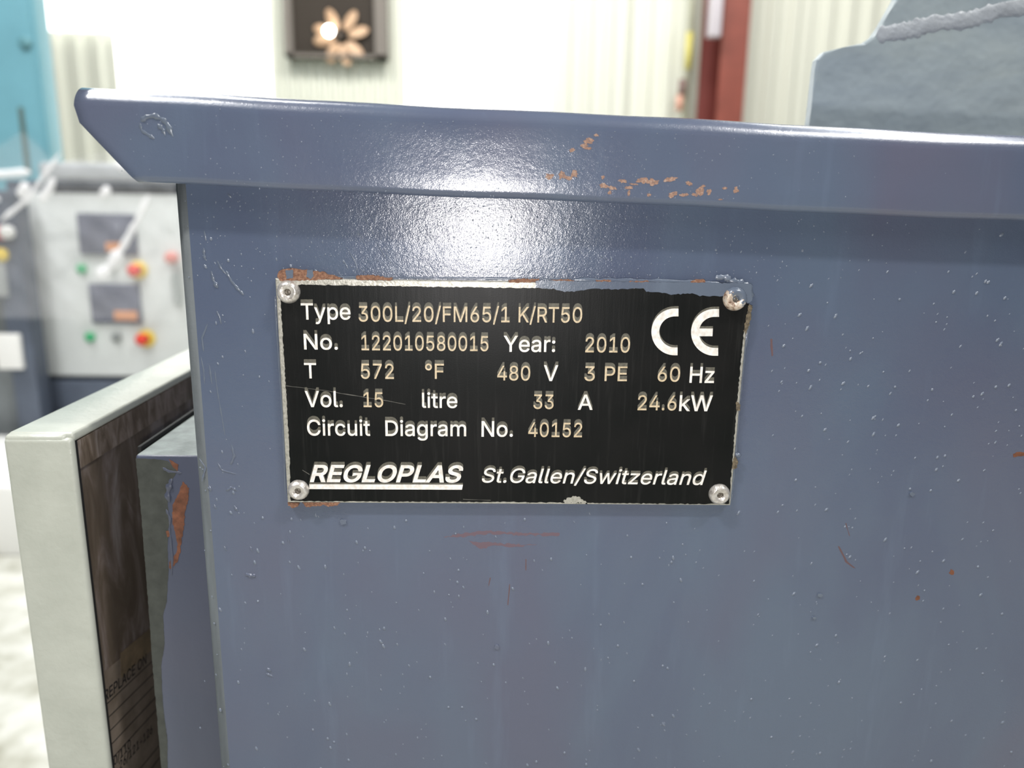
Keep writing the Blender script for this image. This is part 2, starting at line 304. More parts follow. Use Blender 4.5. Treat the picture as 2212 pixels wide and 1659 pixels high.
# ------------------------------------------------------------ lettering outlines (x advance, bezier triples; 1/1000 em)
G = {"-":[453,[[263,244,337,244,337,226,337,207,337,188,263,188,188,188,114,188,114,207,114,226,114,244,188,244]]],".":[188,[[108,-4,95,-4,83,-4,72,0,63,9,54,18,50,28,50,41,50,54,54,65,63,73,72,82,83,87,95,87,108,87,119,82,128,73,137,65,141,54,141,41,141,28,137,18,128,9,119,0]]],"/":[249,[[216,533,235,533,180,330,126,127,71,-76,52,-76,33,-76,14,-76,69,127,124,330,178,533,197,533]]],"0":[453,[[264,-7,227,-7,189,-7,157,3,130,24,103,45,83,74,69,113,55,152,48,199,48,254,48,309,55,356,69,395,83,434,104,464,130,484,157,505,189,516,227,516,264,516,296,505,323,484,350,464,370,434,384,395,398,356,405,309,405,254,405,199,398,152,384,113,370,74,350,45,323,24,297,3],[202,50,227,50,252,50,273,58,290,74,308,90,321,113,330,144,339,174,344,211,344,254,344,297,339,334,330,365,321,395,308,419,290,435,273,451,252,460,227,460,202,460,180,451,163,435,146,419,132,395,123,365,114,334,109,297,109,254,109,211,114,174,123,144,132,113,146,90,163,74,180,58]]],"1":[453,[[181,0,76,0,76,18,76,36,76,55,181,55,286,55,391,55,391,36,391,18,391,0,286,0],[250,509,276,509,276,339,276,170,276,0,255,0,234,0,212,0,212,149,212,299,212,448,211,448,210,448,209,448,168,418,127,388,86,358,86,381,86,404,86,427,123,454,161,481,198,509,224,509]]],"2":[453,[[172,0,64,0,64,16,64,32,64,47,121,108,177,168,234,229,254,249,270,267,282,282,295,298,304,313,311,327,317,341,320,356,320,371,320,390,316,405,308,419,299,432,288,442,273,449,259,456,242,460,224,460,204,460,187,456,172,447,158,439,147,428,139,413,131,399,127,382,127,362,107,362,86,362,66,362,66,392,72,419,86,442,100,465,119,483,143,496,167,509,194,516,225,516,255,516,282,509,306,497,329,484,348,467,361,445,374,424,381,399,381,372,381,354,378,335,371,318,364,300,353,280,336,259,319,237,296,211,267,180,229,140,191,100,153,60,153,59,153,58,153,57,231,57,310,57,389,57,389,38,389,19,389,0,281,0]]],"3":[453,[[252,-7,218,-7,187,-7,158,-1,133,10,107,21,86,37,70,57,54,78,46,103,44,132,66,132,87,132,109,132,111,114,117,99,126,87,136,75,149,65,165,59,181,53,199,50,219,50,239,50,258,53,275,61,292,68,305,79,315,93,324,107,329,124,329,145,329,163,325,181,316,196,307,212,293,224,275,234,256,243,231,248,201,248,186,248,172,248,157,248,157,265,157,282,157,299,200,349,244,399,288,448,288,450,288,451,288,452,215,452,142,452,70,452,70,471,70,490,70,509,171,509,272,509,372,509,372,493,372,477,372,461,319,400,265,339,211,278,211,282,211,285,211,289,249,293,281,288,308,276,335,263,356,246,371,222,386,199,393,173,393,145,393,115,385,89,370,66,355,43,335,25,309,12,282,0]]],"4":[453,[[164,105,40,105,40,123,40,141,40,158,109,275,178,392,247,509,268,509,289,509,311,509,243,394,176,280,109,166,109,165,109,164,109,163,210,163,312,163,413,163,413,144,413,125,413,105,289,105],[302,0,282,0,282,40,282,81,282,121,282,130,282,138,282,146,282,203,282,260,282,318,302,318,322,318,343,318,343,212,343,106,343,0,322,0]]],"5":[453,[[254,-7,221,-7,191,-7,164,-1,140,11,116,23,97,39,83,60,69,81,61,104,60,130,81,130,101,130,122,130,124,115,129,101,138,89,147,77,159,67,173,60,188,53,204,50,221,50,242,50,260,55,276,64,292,74,305,87,314,104,323,121,328,141,328,162,328,184,323,204,314,221,304,238,291,252,275,262,258,272,239,277,218,277,201,277,184,274,167,268,151,263,138,255,128,246,108,248,88,250,67,253,77,338,86,423,96,509,186,509,276,509,366,509,366,490,366,471,366,452,294,452,222,452,151,452,145,402,139,352,134,301,135,301,135,301,136,301,147,311,161,319,178,325,194,331,211,334,229,334,253,334,274,329,294,321,313,313,331,301,345,285,359,270,371,252,379,231,387,210,391,188,391,163,391,130,384,101,369,76,354,50,334,30,309,15,283,1]]],"6":[453,[[258,-7,226,-7,195,-7,167,0,142,15,118,29,98,49,84,74,71,100,64,129,64,162,64,186,69,212,80,239,91,266,110,300,137,340,176,396,214,453,252,509,276,509,299,509,322,509,265,426,208,344,151,261,149,261,147,261,145,261,150,271,157,280,165,288,174,296,184,302,196,307,207,312,221,314,235,314,266,314,293,308,316,295,339,282,357,263,370,240,382,216,389,189,389,157,389,125,382,97,368,73,354,48,334,28,310,14,286,0],[207,48,226,48,246,48,264,53,279,63,294,72,306,85,314,101,323,118,327,136,327,157,327,178,323,197,314,213,306,230,294,242,279,251,264,261,246,265,226,265,207,265,189,261,174,252,159,243,147,230,138,214,129,198,125,179,125,158,125,137,129,118,138,102,147,85,159,72,174,63,189,53]]],"7":[453,[[120,0,97,0,172,149,248,299,323,448,323,450,323,451,323,452,236,452,149,452,62,452,62,471,62,490,62,509,172,509,281,509,391,509,391,489,391,469,391,449,315,299,240,150,165,0,142,0]]],"8":[453,[[260,-7,226,-7,192,-7,162,-1,136,11,109,24,89,40,74,62,59,83,52,108,52,135,52,157,56,177,65,195,74,213,86,229,101,241,116,253,133,261,153,265,153,265,153,266,153,267,128,273,108,287,93,308,78,329,70,353,70,380,70,406,77,429,90,450,104,470,122,486,146,498,169,510,196,516,226,516,256,516,283,510,306,498,329,486,348,470,361,450,375,429,382,406,382,380,382,353,374,329,359,308,344,287,325,273,300,267,300,266,300,265,300,265,319,261,336,253,351,241,366,229,378,213,387,195,396,177,401,157,401,135,401,108,393,83,378,62,364,40,343,24,317,11,291,-1],[204,49,226,49,249,49,268,53,285,60,301,68,314,78,323,91,332,105,337,121,337,139,337,158,332,174,322,189,313,203,300,214,283,223,266,231,247,235,226,235,205,235,186,231,169,223,152,214,139,203,130,189,120,174,115,158,115,139,115,121,120,105,129,91,138,78,151,68,167,60,184,53],[208,290,226,290,244,290,260,293,274,300,288,307,299,318,307,330,315,343,319,358,319,376,319,393,315,407,308,420,300,433,289,443,275,449,261,456,245,460,226,460,208,460,191,456,177,449,163,443,152,433,145,420,137,407,133,393,133,376,133,358,137,343,145,330,152,318,163,307,178,300,192,293]]],":":[188,[[108,-4,95,-4,83,-4,72,0,63,9,54,18,50,28,50,41,50,54,54,65,63,73,72,82,83,87,95,87,108,87,119,82,128,73,137,65,141,54,141,41,141,28,137,18,128,9,119,0],[108,271,95,271,83,271,72,275,63,284,54,293,50,304,50,316,50,329,54,340,63,349,72,357,83,362,95,362,108,362,119,357,128,349,137,340,141,329,141,316,141,304,137,293,128,284,119,275]]],"A":[480,[[39,0,16,0,78,170,140,339,201,509,226,509,251,509,276,509,338,339,401,170,463,0,440,0,418,0,395,0,359,101,323,202,287,302,281,321,273,344,264,372,255,400,245,435,232,478,236,478,241,478,245,478,233,435,222,399,213,371,204,343,196,320,191,302,155,202,120,101,85,0,62,0],[197,142,110,142,110,161,110,180,110,199,197,199,283,199,370,199,370,180,370,161,370,142,283,142]]],"C":[510,[[293,-7,267,-7,223,-7,184,4,150,25,116,46,89,76,70,115,50,154,40,201,40,254,40,308,50,354,70,393,89,432,116,462,150,484,184,505,223,516,267,516,293,516,317,512,340,504,363,497,384,486,402,471,420,457,436,439,448,418,460,398,468,374,473,348,451,348,430,348,408,348,404,366,398,381,389,395,381,408,370,419,357,428,345,438,331,444,315,449,300,454,284,456,267,456,236,456,208,448,184,432,159,417,139,394,125,364,111,334,103,297,103,254,103,211,111,175,125,145,140,115,159,92,184,76,209,61,236,53,267,53,284,53,300,55,315,60,331,65,345,71,357,81,370,90,381,101,389,114,398,128,404,143,408,160,430,160,451,160,473,160,469,135,460,111,448,91,436,70,421,52,402,38,384,23,363,12,341,5,318,-3]]],"D":[502,[[271,0,219,0,178,0,137,0,96,0,96,19,96,38,96,57,136,57,175,57,215,57,256,57,291,65,318,81,345,97,366,119,379,149,392,179,399,214,399,255,399,296,392,331,379,361,366,390,346,412,320,428,293,444,260,452,221,452,178,452,136,452,93,452,93,471,93,490,93,509,137,509,181,509,225,509,275,509,317,499,353,478,388,458,415,429,433,391,452,353,462,308,462,255,462,202,452,157,433,119,414,81,387,51,351,31,314,10],[103,509,125,509,125,339,125,170,125,0,103,0,82,0,60,0,60,170,60,339,60,509,82,509]]],"E":[419,[[165,0,60,0,60,170,60,339,60,509,164,509,268,509,372,509,372,490,372,471,372,452,290,452,207,452,125,452,125,396,125,341,125,286,202,286,278,286,355,286,355,267,355,248,355,229,278,229,202,229,125,229,125,172,125,114,125,57,208,57,292,57,375,57,375,38,375,19,375,0,270,0]]],"F":[410,[[82,0,60,0,60,170,60,339,60,509,163,509,266,509,369,509,369,490,369,471,369,452,288,452,206,452,125,452,125,394,125,336,125,278,198,278,272,278,346,278,346,259,346,240,346,221,272,221,198,221,125,221,125,147,125,74,125,0,103,0]]],"G":[520,[[309,-7,269,-7,223,-7,184,4,149,25,115,46,88,77,69,116,50,155,40,201,40,254,40,308,50,354,69,393,88,432,115,462,149,484,183,505,221,516,265,516,292,516,317,512,340,504,364,496,385,484,403,469,422,454,437,437,449,416,461,396,470,373,474,349,452,349,430,349,408,349,403,365,396,380,387,393,379,406,368,417,356,427,344,436,330,444,315,448,300,453,283,456,265,456,235,456,208,448,183,432,159,417,139,394,125,364,111,334,103,297,103,254,103,211,111,175,125,145,140,115,159,92,184,76,209,61,237,53,269,53,297,53,323,59,345,71,367,83,384,101,396,123,409,146,415,172,415,202,421,201,428,200,434,199,384,199,333,199,283,199,283,218,283,237,283,256,348,256,413,256,478,256,478,237,478,219,478,200,478,158,469,122,451,91,433,60,408,36,377,19,345,2]]],"H":[517,[[82,0,60,0,60,170,60,339,60,509,82,509,103,509,125,509,125,435,125,362,125,289,214,289,303,289,392,289,392,362,392,435,392,509,414,509,435,509,457,509,457,339,457,170,457,0,435,0,414,0,392,0,392,77,392,155,392,232,303,232,214,232,125,232,125,155,125,77,125,0,103,0]]],"K":[467,[[146,189,104,145,104,169,104,193,104,216,116,232,128,247,139,261,151,275,162,290,174,303,187,317,199,331,212,344,262,399,313,454,364,509,392,509,420,509,448,509,376,431,304,353,231,276,230,276,229,276,228,276,187,233],[82,0,60,0,60,170,60,339,60,509,82,509,103,509,125,509,125,451,125,392,125,334,124,298,124,261,124,225,124,214,124,204,125,193,125,129,125,64,125,0,103,0],[398,0,372,0,311,86,249,173,188,259,201,276,215,293,228,309,302,206,375,103,449,0,423,0]]],"L":[393,[[160,0,60,0,60,170,60,339,60,509,82,509,103,509,125,509,125,358,125,208,125,57,203,57,282,57,361,57,361,38,361,19,361,0,261,0]]],"M":[628,[[81,0,60,0,60,170,60,339,60,509,91,509,121,509,152,509,193,402,235,294,277,187,280,180,284,170,287,159,291,148,295,136,299,123,303,110,307,97,311,84,315,71,319,59,322,49,317,49,312,49,307,49,310,59,314,70,318,83,322,95,326,108,330,121,334,134,338,147,342,158,346,170,349,179,352,187,394,294,435,402,476,509,507,509,537,509,568,509,568,339,568,170,568,0,547,0,525,0,504,0,504,97,504,194,504,291,504,302,504,314,504,327,505,340,505,354,505,369,505,383,506,398,506,413,506,428,507,443,507,457,509,457,511,457,513,457,508,441,503,426,498,409,492,393,487,378,482,363,477,348,472,334,467,322,463,309,459,299,456,291,418,194,380,97,342,0,323,0,305,0,286,0,248,97,209,194,170,291,167,299,163,309,159,321,155,333,150,346,145,361,140,376,135,391,129,408,124,424,118,441,112,457,114,457,117,457,119,457,119,444,120,431,120,416,120,401,121,387,121,372,121,357,121,342,122,328,122,315,122,302,122,291,122,194,122,97,122,0,101,0]]],"N":[523,[[82,0,60,0,60,170,60,339,60,509,85,509,111,509,136,509,205,400,274,291,343,183,349,174,355,164,363,151,370,138,379,123,388,107,396,90,405,73,414,55,411,55,408,54,405,54,403,72,401,90,401,108,400,126,399,142,399,157,399,172,399,185,399,195,399,300,399,404,399,509,420,509,442,509,463,509,463,339,463,170,463,0,438,0,412,0,387,0,325,97,264,193,202,290,194,303,186,316,177,331,169,345,159,362,148,381,137,400,123,424,108,452,111,453,115,453,119,454,120,428,121,405,122,384,123,362,124,344,124,328,125,312,125,300,125,291,125,194,125,97,125,0,103,0]]],"O":[533,[[311,-7,267,-7,223,-7,184,4,150,25,116,46,90,76,70,115,50,154,40,201,40,254,40,308,50,354,70,393,90,432,116,462,150,484,184,505,223,516,267,516,311,516,350,505,384,484,418,462,444,432,464,393,483,354,493,308,493,254,493,201,483,154,464,115,444,76,418,46,384,25,350,4],[236,53,267,53,297,53,325,61,349,76,374,91,394,114,408,144,423,174,430,211,430,254,430,298,423,335,408,365,394,395,374,417,349,433,325,448,297,456,267,456,236,456,209,448,184,433,159,417,140,394,125,364,111,334,103,297,103,254,103,211,111,174,125,144,140,114,159,92,184,76,209,61]]],"P":[445,[[82,0,60,0,60,170,60,339,60,509,118,509,177,509,235,509,274,509,307,502,332,487,358,473,377,454,390,430,402,405,409,378,409,348,409,317,402,290,390,265,377,241,358,222,332,207,307,193,274,186,235,186,193,186,151,186,109,186,109,205,109,224,109,242,150,242,191,242,233,242,259,242,281,247,297,256,313,265,325,278,333,294,341,310,344,328,344,348,344,368,341,386,333,402,325,417,313,430,297,439,280,448,259,452,232,452,196,452,160,452,125,452,125,301,125,151,125,0,103,0]]],"R":[449,[[82,0,60,0,60,170,60,339,60,509,119,509,177,509,236,509,275,509,307,502,333,489,359,475,378,457,390,433,403,410,409,382,409,352,409,321,403,295,390,271,378,248,359,230,333,217,307,204,275,198,236,198,189,198,143,198,96,198,96,217,96,236,96,255,142,255,188,255,234,255,260,255,281,259,298,267,314,275,326,286,334,300,341,315,345,332,345,352,345,372,341,390,334,405,326,420,314,431,298,440,281,448,259,452,233,452,197,452,161,452,125,452,125,301,125,151,125,0,103,0],[378,0,353,0,312,76,271,153,230,229,254,229,279,229,303,229,344,153,386,76,428,0,403,0]]],"S":[447,[[263,-9,224,-9,187,-9,155,-3,128,9,100,21,79,38,64,60,49,82,40,107,38,137,60,137,82,137,104,137,106,117,112,101,123,88,134,75,149,65,166,59,184,52,203,49,224,49,247,49,268,53,286,60,304,68,319,78,329,92,340,105,346,121,346,139,346,155,341,169,332,179,323,189,311,198,296,205,281,211,264,217,245,222,224,228,204,234,184,239,142,251,109,268,86,289,63,311,52,339,52,372,52,401,60,426,75,448,90,469,111,486,138,498,164,510,194,516,227,516,261,516,290,510,316,498,342,486,362,469,377,449,392,428,400,404,401,378,380,378,358,378,337,378,335,403,323,423,302,437,281,451,256,459,225,459,203,459,184,455,167,448,151,441,138,431,129,418,120,406,115,391,115,376,115,358,120,344,131,334,142,323,154,314,169,308,184,302,199,297,212,293,230,289,247,284,264,279,279,275,295,270,312,264,328,257,344,248,359,238,373,227,385,214,395,198,404,181,408,162,408,139,408,111,401,86,386,64,372,41,351,24,323,11,296,-2]]],"T":[449,[[85,452,32,452,32,471,32,490,32,509,160,509,288,509,417,509,417,490,417,471,417,452,363,452,310,452,257,452,257,301,257,151,257,0,235,0,214,0,193,0,193,151,193,301,193,452,139,452]]],"V":[480,[[229,0,204,0,141,170,79,339,16,509,39,509,62,509,84,509,120,408,156,307,192,206,198,189,206,166,215,137,224,109,235,73,248,31,243,31,239,31,235,31,247,74,258,110,267,138,276,166,284,189,290,206,325,307,360,408,395,509,417,509,440,509,463,509,401,339,340,170,278,0,253,0]]],"W":[686,[[180,0,155,0,109,170,63,339,16,509,38,509,60,509,82,509,109,404,136,300,163,196,168,179,172,163,175,145,179,128,183,111,187,94,190,76,194,58,197,40,194,40,192,40,189,40,193,58,196,76,200,94,203,111,207,128,211,145,215,163,220,179,224,196,251,300,279,404,306,509,331,509,355,509,380,509,407,404,434,300,462,196,466,179,470,163,474,145,478,128,482,111,486,94,490,76,494,58,497,40,494,40,491,40,488,40,492,58,495,76,499,94,502,111,506,128,510,145,515,163,519,179,523,196,550,300,576,404,603,509,625,509,647,509,670,509,623,339,577,170,530,0,505,0,480,0,455,0,426,108,397,215,368,323,362,344,357,367,351,391,346,416,341,444,336,475,341,475,345,475,350,475,345,445,340,419,335,395,330,371,324,347,318,323,289,215,260,108,230,0,205,0]]],"Y":[472,[[225,0,203,0,203,69,203,139,203,208,141,308,79,409,16,509,41,509,66,509,91,509,125,454,159,399,192,344,203,326,213,309,222,292,231,275,240,255,250,230,241,230,232,230,224,230,233,255,242,276,251,293,260,310,270,327,280,344,314,399,347,454,381,509,406,509,430,509,455,509,393,409,330,308,268,208,268,139,268,69,268,0,247,0]]],"a":[389,[[182,-9,160,-9,136,-9,114,-4,94,5,75,14,59,27,48,45,36,62,30,83,30,108,30,130,35,147,43,161,52,175,63,185,78,193,92,201,108,207,125,211,143,215,160,218,178,220,201,223,219,225,234,227,248,228,258,231,265,235,272,239,276,245,276,255,276,255,276,256,276,257,276,272,273,286,267,297,261,308,252,316,240,322,228,328,213,331,196,331,178,331,162,328,149,322,136,317,126,309,118,301,110,292,104,283,100,274,80,280,61,285,41,291,50,314,62,332,79,346,95,360,113,369,133,375,153,381,173,384,194,384,208,384,223,383,239,379,255,376,271,370,286,360,301,351,313,338,322,320,332,303,337,280,337,251,337,168,337,84,337,0,317,0,297,0,277,0,277,17,277,35,277,52,275,52,274,52,272,52,268,43,261,34,252,25,243,15,230,7,215,1,200,-5],[155,45,170,45,193,45,212,50,228,59,243,68,255,79,263,93,271,107,276,122,276,138,276,155,276,173,276,190,273,187,268,184,259,182,251,180,242,178,231,176,221,174,210,172,200,171,190,170,182,169,175,168,161,166,147,163,134,159,121,154,111,148,103,139,96,131,92,119,92,105,92,92,95,81,102,72,109,63,118,57,130,52,142,48]]],"c":[396,[[226,-8,207,-8,173,-8,143,0,117,16,91,33,71,56,56,85,41,114,34,149,34,187,34,227,41,262,56,291,71,321,91,343,117,360,143,376,173,384,207,384,226,384,243,382,260,377,276,372,292,365,305,356,319,347,330,335,340,322,350,309,357,294,362,277,342,272,322,267,303,262,300,272,296,281,290,289,285,297,278,305,270,311,262,317,253,322,242,325,232,328,220,330,207,330,182,330,161,323,145,310,129,297,116,280,108,258,100,237,96,213,96,187,96,162,100,139,108,117,116,96,129,79,145,66,161,53,182,46,207,46,220,46,232,48,243,52,253,55,263,60,271,66,279,72,286,80,292,89,297,97,301,107,304,117,324,112,343,107,363,102,358,85,351,70,341,56,332,43,320,31,306,21,293,12,277,4,261,-1,244,-6]]],"d":[424,[[219,-8,195,-8,164,-8,136,0,111,16,87,32,68,55,55,84,41,114,34,149,34,189,34,229,41,263,55,293,69,322,88,345,112,361,136,376,164,384,196,384,219,384,238,381,253,373,268,365,279,356,287,346,296,336,302,327,306,319,308,319,309,319,311,319,311,382,311,446,311,509,331,509,351,509,372,509,372,339,372,170,372,0,352,0,332,0,313,0,313,20,313,39,313,59,311,59,309,59,307,59,302,51,295,42,287,31,278,21,267,12,252,4,238,-4],[181,47,205,47,227,47,247,53,263,65,279,77,291,94,299,115,308,136,312,161,312,189,312,217,308,242,300,263,292,284,279,300,263,312,247,324,228,330,205,330,181,330,161,324,145,311,129,299,116,282,108,261,100,240,96,216,96,189,96,162,100,138,109,117,117,95,129,78,145,66,161,53]]],"e":[404,[[238,-8,212,-8,175,-8,143,0,117,16,90,33,70,56,56,85,41,114,34,148,34,187,34,226,41,260,55,290,69,319,89,343,115,359,141,376,171,384,205,384,226,384,246,381,266,374,285,367,303,356,319,341,335,326,348,306,357,282,366,258,371,228,371,194,371,186,371,178,371,169,272,169,174,169,75,169,75,187,75,204,75,221,163,221,250,221,338,221,329,215,319,208,310,202,310,227,306,249,298,269,290,288,278,303,263,314,247,325,228,330,205,330,182,330,163,325,146,313,130,302,118,288,109,270,100,251,96,232,96,211,96,200,96,189,96,178,96,150,101,126,110,106,120,87,134,72,151,61,168,51,189,46,212,46,228,46,241,48,254,53,266,57,277,64,285,73,294,82,301,93,306,105,325,101,345,96,365,91,359,71,349,54,335,39,321,24,303,13,283,4,262,-4]]],"g":[425,[[238,-151,207,-151,179,-151,155,-147,134,-140,113,-132,96,-123,82,-110,69,-98,58,-84,51,-69,67,-60,84,-50,101,-41,107,-49,113,-57,122,-66,130,-75,141,-82,154,-88,168,-94,186,-97,207,-97,238,-97,263,-90,282,-75,302,-60,311,-37,311,-6,311,19,311,44,311,68,310,68,308,68,306,68,301,60,295,51,287,41,278,32,267,23,252,16,238,8,219,5,195,5,164,5,137,12,113,27,88,41,69,62,55,90,41,118,34,152,34,191,34,230,41,264,55,293,69,322,88,345,112,361,137,376,165,384,196,384,220,384,239,381,253,373,268,365,280,356,288,346,297,336,303,327,308,319,309,319,311,319,313,319,313,339,313,359,313,379,333,379,353,379,372,379,372,250,372,121,372,-9,372,-42,365,-69,350,-90,335,-111,316,-126,291,-136,266,-146],[181,59,205,59,228,59,248,64,264,75,280,86,292,101,300,121,308,141,312,165,312,193,312,220,308,243,300,264,292,284,280,301,264,312,248,324,228,330,205,330,181,330,161,324,145,312,129,299,117,283,109,262,100,242,96,219,96,193,96,166,100,143,109,123,117,103,129,87,145,76,162,65]]],"i":[167,[[73,0,53,0,53,126,53,253,53,379,73,379,93,379,114,379,114,253,114,126,114,0,93,0],[95,443,84,443,72,443,62,447,54,455,45,462,41,472,41,483,41,494,45,504,54,512,62,520,72,524,84,524,95,524,106,520,114,512,122,504,126,494,126,483,126,472,122,462,114,455,106,447]]],"k":[381,[[132,158,110,137,110,162,110,187,110,212,113,212,117,212,121,212,175,268,230,323,284,379,310,379,335,379,360,379,301,319,243,259,184,199,182,199,179,199,177,199,155,178],[73,0,53,0,53,170,53,339,53,509,73,509,93,509,114,509,114,339,114,170,114,0,93,0],[320,0,294,0,245,62,197,124,148,186,162,200,177,214,191,229,252,152,312,76,372,0,346,0]]],"l":[189,[[147,-2,139,-2,110,-2,88,5,74,20,60,35,53,57,53,84,53,226,53,367,53,509,73,509,93,509,114,509,114,372,114,235,114,99,114,81,116,69,120,62,125,55,133,52,146,52,152,52,157,52,160,53,164,53,167,54,170,54,173,37,177,20,181,3,175,1,169,0,162,-1,154,-2]]],"m":[610,[[73,0,53,0,53,126,53,253,53,379,72,379,92,379,112,379,112,351,112,323,112,295,111,295,109,295,108,295,113,316,121,332,132,346,144,359,157,369,172,376,187,383,203,386,219,386,247,386,270,378,287,361,305,344,316,322,321,295,318,295,315,295,312,295,317,313,325,329,337,343,349,357,364,367,381,375,398,382,416,386,437,386,459,386,479,381,497,372,515,362,530,348,541,328,551,309,557,285,557,255,557,170,557,85,557,0,536,0,516,0,496,0,496,85,496,169,496,254,496,281,488,301,473,313,457,325,439,330,419,330,402,330,387,327,374,320,362,313,352,303,345,290,339,278,335,263,335,247,335,165,335,82,335,0,315,0,295,0,274,0,274,87,274,173,274,260,274,281,267,298,253,311,239,324,221,330,199,330,185,330,171,327,158,320,144,313,134,303,126,289,118,276,114,258,114,238,114,159,114,79,114,0,93,0]]],"n":[410,[[114,249,114,227,114,151,114,76,114,0,93,0,73,0,53,0,53,126,53,253,53,379,72,379,92,379,112,379,112,349,112,318,112,287,109,287,106,287,102,287,114,322,131,347,152,362,174,377,199,384,227,384,253,384,276,379,295,369,314,358,330,342,341,321,352,299,357,273,357,240,357,160,357,80,357,0,337,0,316,0,296,0,296,78,296,157,296,235,296,265,288,288,273,304,258,321,237,329,210,329,192,329,175,325,161,317,146,309,135,298,126,283,118,267]]],"o":[415,[[242,-8,207,-8,173,-8,143,0,117,16,91,33,71,56,56,85,41,114,34,149,34,187,34,227,41,262,56,291,71,321,91,343,117,360,143,376,173,384,207,384,242,384,273,376,299,360,325,343,345,321,359,291,374,262,381,227,381,187,381,149,374,114,359,85,345,56,325,33,299,16,273,0],[182,46,207,46,233,46,254,53,270,66,287,79,299,96,307,117,315,139,319,162,319,187,319,213,315,236,307,258,299,280,287,297,270,310,254,323,233,330,207,330,182,330,161,323,145,310,129,297,116,280,108,258,100,237,96,213,96,187,96,162,100,139,108,117,116,96,129,79,145,66,161,53]]],"p":[424,[[73,-143,53,-143,53,31,53,205,53,379,72,379,92,379,112,379,112,359,112,339,112,319,114,319,116,319,118,319,123,327,129,336,137,346,145,356,157,365,171,373,186,381,205,384,229,384,261,384,289,376,313,361,337,345,356,322,370,293,383,263,390,229,390,189,390,149,383,114,370,84,356,55,337,32,313,16,289,0,261,-8,229,-8,206,-8,187,-4,173,4,158,12,146,21,138,31,130,42,123,51,118,59,117,59,115,59,114,59,114,-8,114,-76,114,-143,93,-143],[197,47,220,47,244,47,263,53,279,66,295,78,308,95,316,117,324,138,328,162,328,189,328,216,324,240,316,261,308,282,296,299,280,311,264,324,244,330,220,330,197,330,177,324,161,312,145,300,133,284,125,263,117,242,113,217,113,189,113,161,117,136,125,115,133,94,146,77,162,65,178,53]]],"r":[259,[[73,0,53,0,53,126,53,253,53,379,72,379,92,379,112,379,112,360,112,340,112,321,113,321,114,321,115,321,122,340,135,355,152,367,170,379,190,385,213,385,218,385,223,385,229,384,235,384,240,384,243,384,243,363,243,343,243,322,242,323,237,323,230,324,223,325,215,326,207,326,189,326,173,322,159,315,145,307,134,297,126,284,118,270,114,255,114,237,114,158,114,79,114,0,93,0]]],"t":[227,[[138,379,204,379,204,362,204,344,204,327,138,327,72,327,6,327,6,344,6,362,6,379,72,379],[65,345,65,471,85,471,106,471,126,471,126,347,126,222,126,98,126,81,129,69,136,61,143,54,154,50,170,50,174,50,179,50,185,51,191,52,197,53,202,54,206,36,209,19,213,2,207,0,200,-2,192,-3,184,-4,176,-4,168,-4,136,-4,110,4,92,21,74,38,65,62,65,93,65,219]]],"u":[410,[[211,-5,182,-5,157,-5,134,0,115,11,95,21,80,37,69,59,58,80,53,107,53,139,53,219,53,299,53,379,73,379,93,379,114,379,114,301,114,222,114,144,114,114,121,91,137,75,152,58,173,50,200,50,218,50,235,54,249,62,264,70,275,81,283,97,292,112,296,131,296,153,296,228,296,304,296,379,316,379,337,379,357,379,357,253,357,126,357,0,337,0,318,0,298,0,298,31,298,61,298,92,301,92,304,92,307,92,295,57,279,32,257,17,235,2]]],"w":[567,[[158,0,138,0,99,126,61,253,23,379,44,379,66,379,87,379,103,324,118,269,133,214,140,191,147,165,154,137,161,108,168,76,175,41,172,41,168,41,165,41,172,75,179,106,186,135,193,163,199,190,206,214,221,269,237,324,252,379,273,379,295,379,316,379,332,324,347,269,362,214,368,190,375,164,382,136,388,107,395,76,402,41,399,41,395,41,391,41,399,75,406,107,413,135,420,164,427,190,434,214,449,269,465,324,480,379,502,379,523,379,545,379,506,253,468,126,429,0,409,0,389,0,368,0,352,57,335,114,319,172,314,189,309,207,305,225,300,243,295,261,291,280,286,299,281,318,277,338,281,338,286,338,291,338,286,319,281,299,277,280,272,261,267,243,263,225,258,206,253,189,248,172,231,114,215,57,199,0,178,0]]],"y":[389,[[51,-140,47,-139,52,-121,57,-103,61,-86,65,-86,68,-87,71,-87,83,-90,94,-91,104,-89,114,-87,122,-82,130,-74,138,-66,145,-53,151,-36,155,-24,159,-13,163,-1,114,126,66,252,17,379,40,379,62,379,84,379,111,305,138,230,165,155,174,132,181,109,187,87,193,64,199,42,206,21,198,21,191,21,184,21,190,42,196,64,202,87,209,110,216,132,224,155,251,230,278,305,305,379,327,379,349,379,371,379,316,234,260,88,204,-58,196,-78,187,-94,177,-107,166,-120,153,-129,139,-136,125,-142,109,-145,91,-145,81,-145,72,-144,65,-143,57,-142]]],"z":[380,[[141,0,42,0,42,15,42,30,42,46,112,137,183,228,254,320,254,321,254,322,254,323,185,323,117,323,48,323,48,342,48,361,48,379,143,379,238,379,333,379,333,363,333,347,333,331,264,241,195,150,126,60,126,59,126,58,126,56,197,56,268,56,339,56,339,38,339,19,339,0,240,0]]],"°":[316,[[179,283,158,283,137,283,118,288,101,298,83,309,69,322,59,340,48,357,43,376,43,397,43,419,48,438,59,455,69,473,83,487,101,497,118,508,137,513,158,513,179,513,198,508,216,497,233,487,247,473,257,455,268,438,273,419,273,397,273,376,268,357,257,340,247,322,233,309,216,298,198,288],[147,334,158,334,170,334,181,337,190,343,200,348,207,356,213,366,219,375,222,386,222,397,222,409,219,420,213,430,207,439,200,447,190,453,181,459,170,462,158,462,147,462,136,459,126,453,116,447,109,439,103,430,97,420,95,409,95,397,95,386,97,375,103,366,109,356,116,348,126,343,136,337]]]}
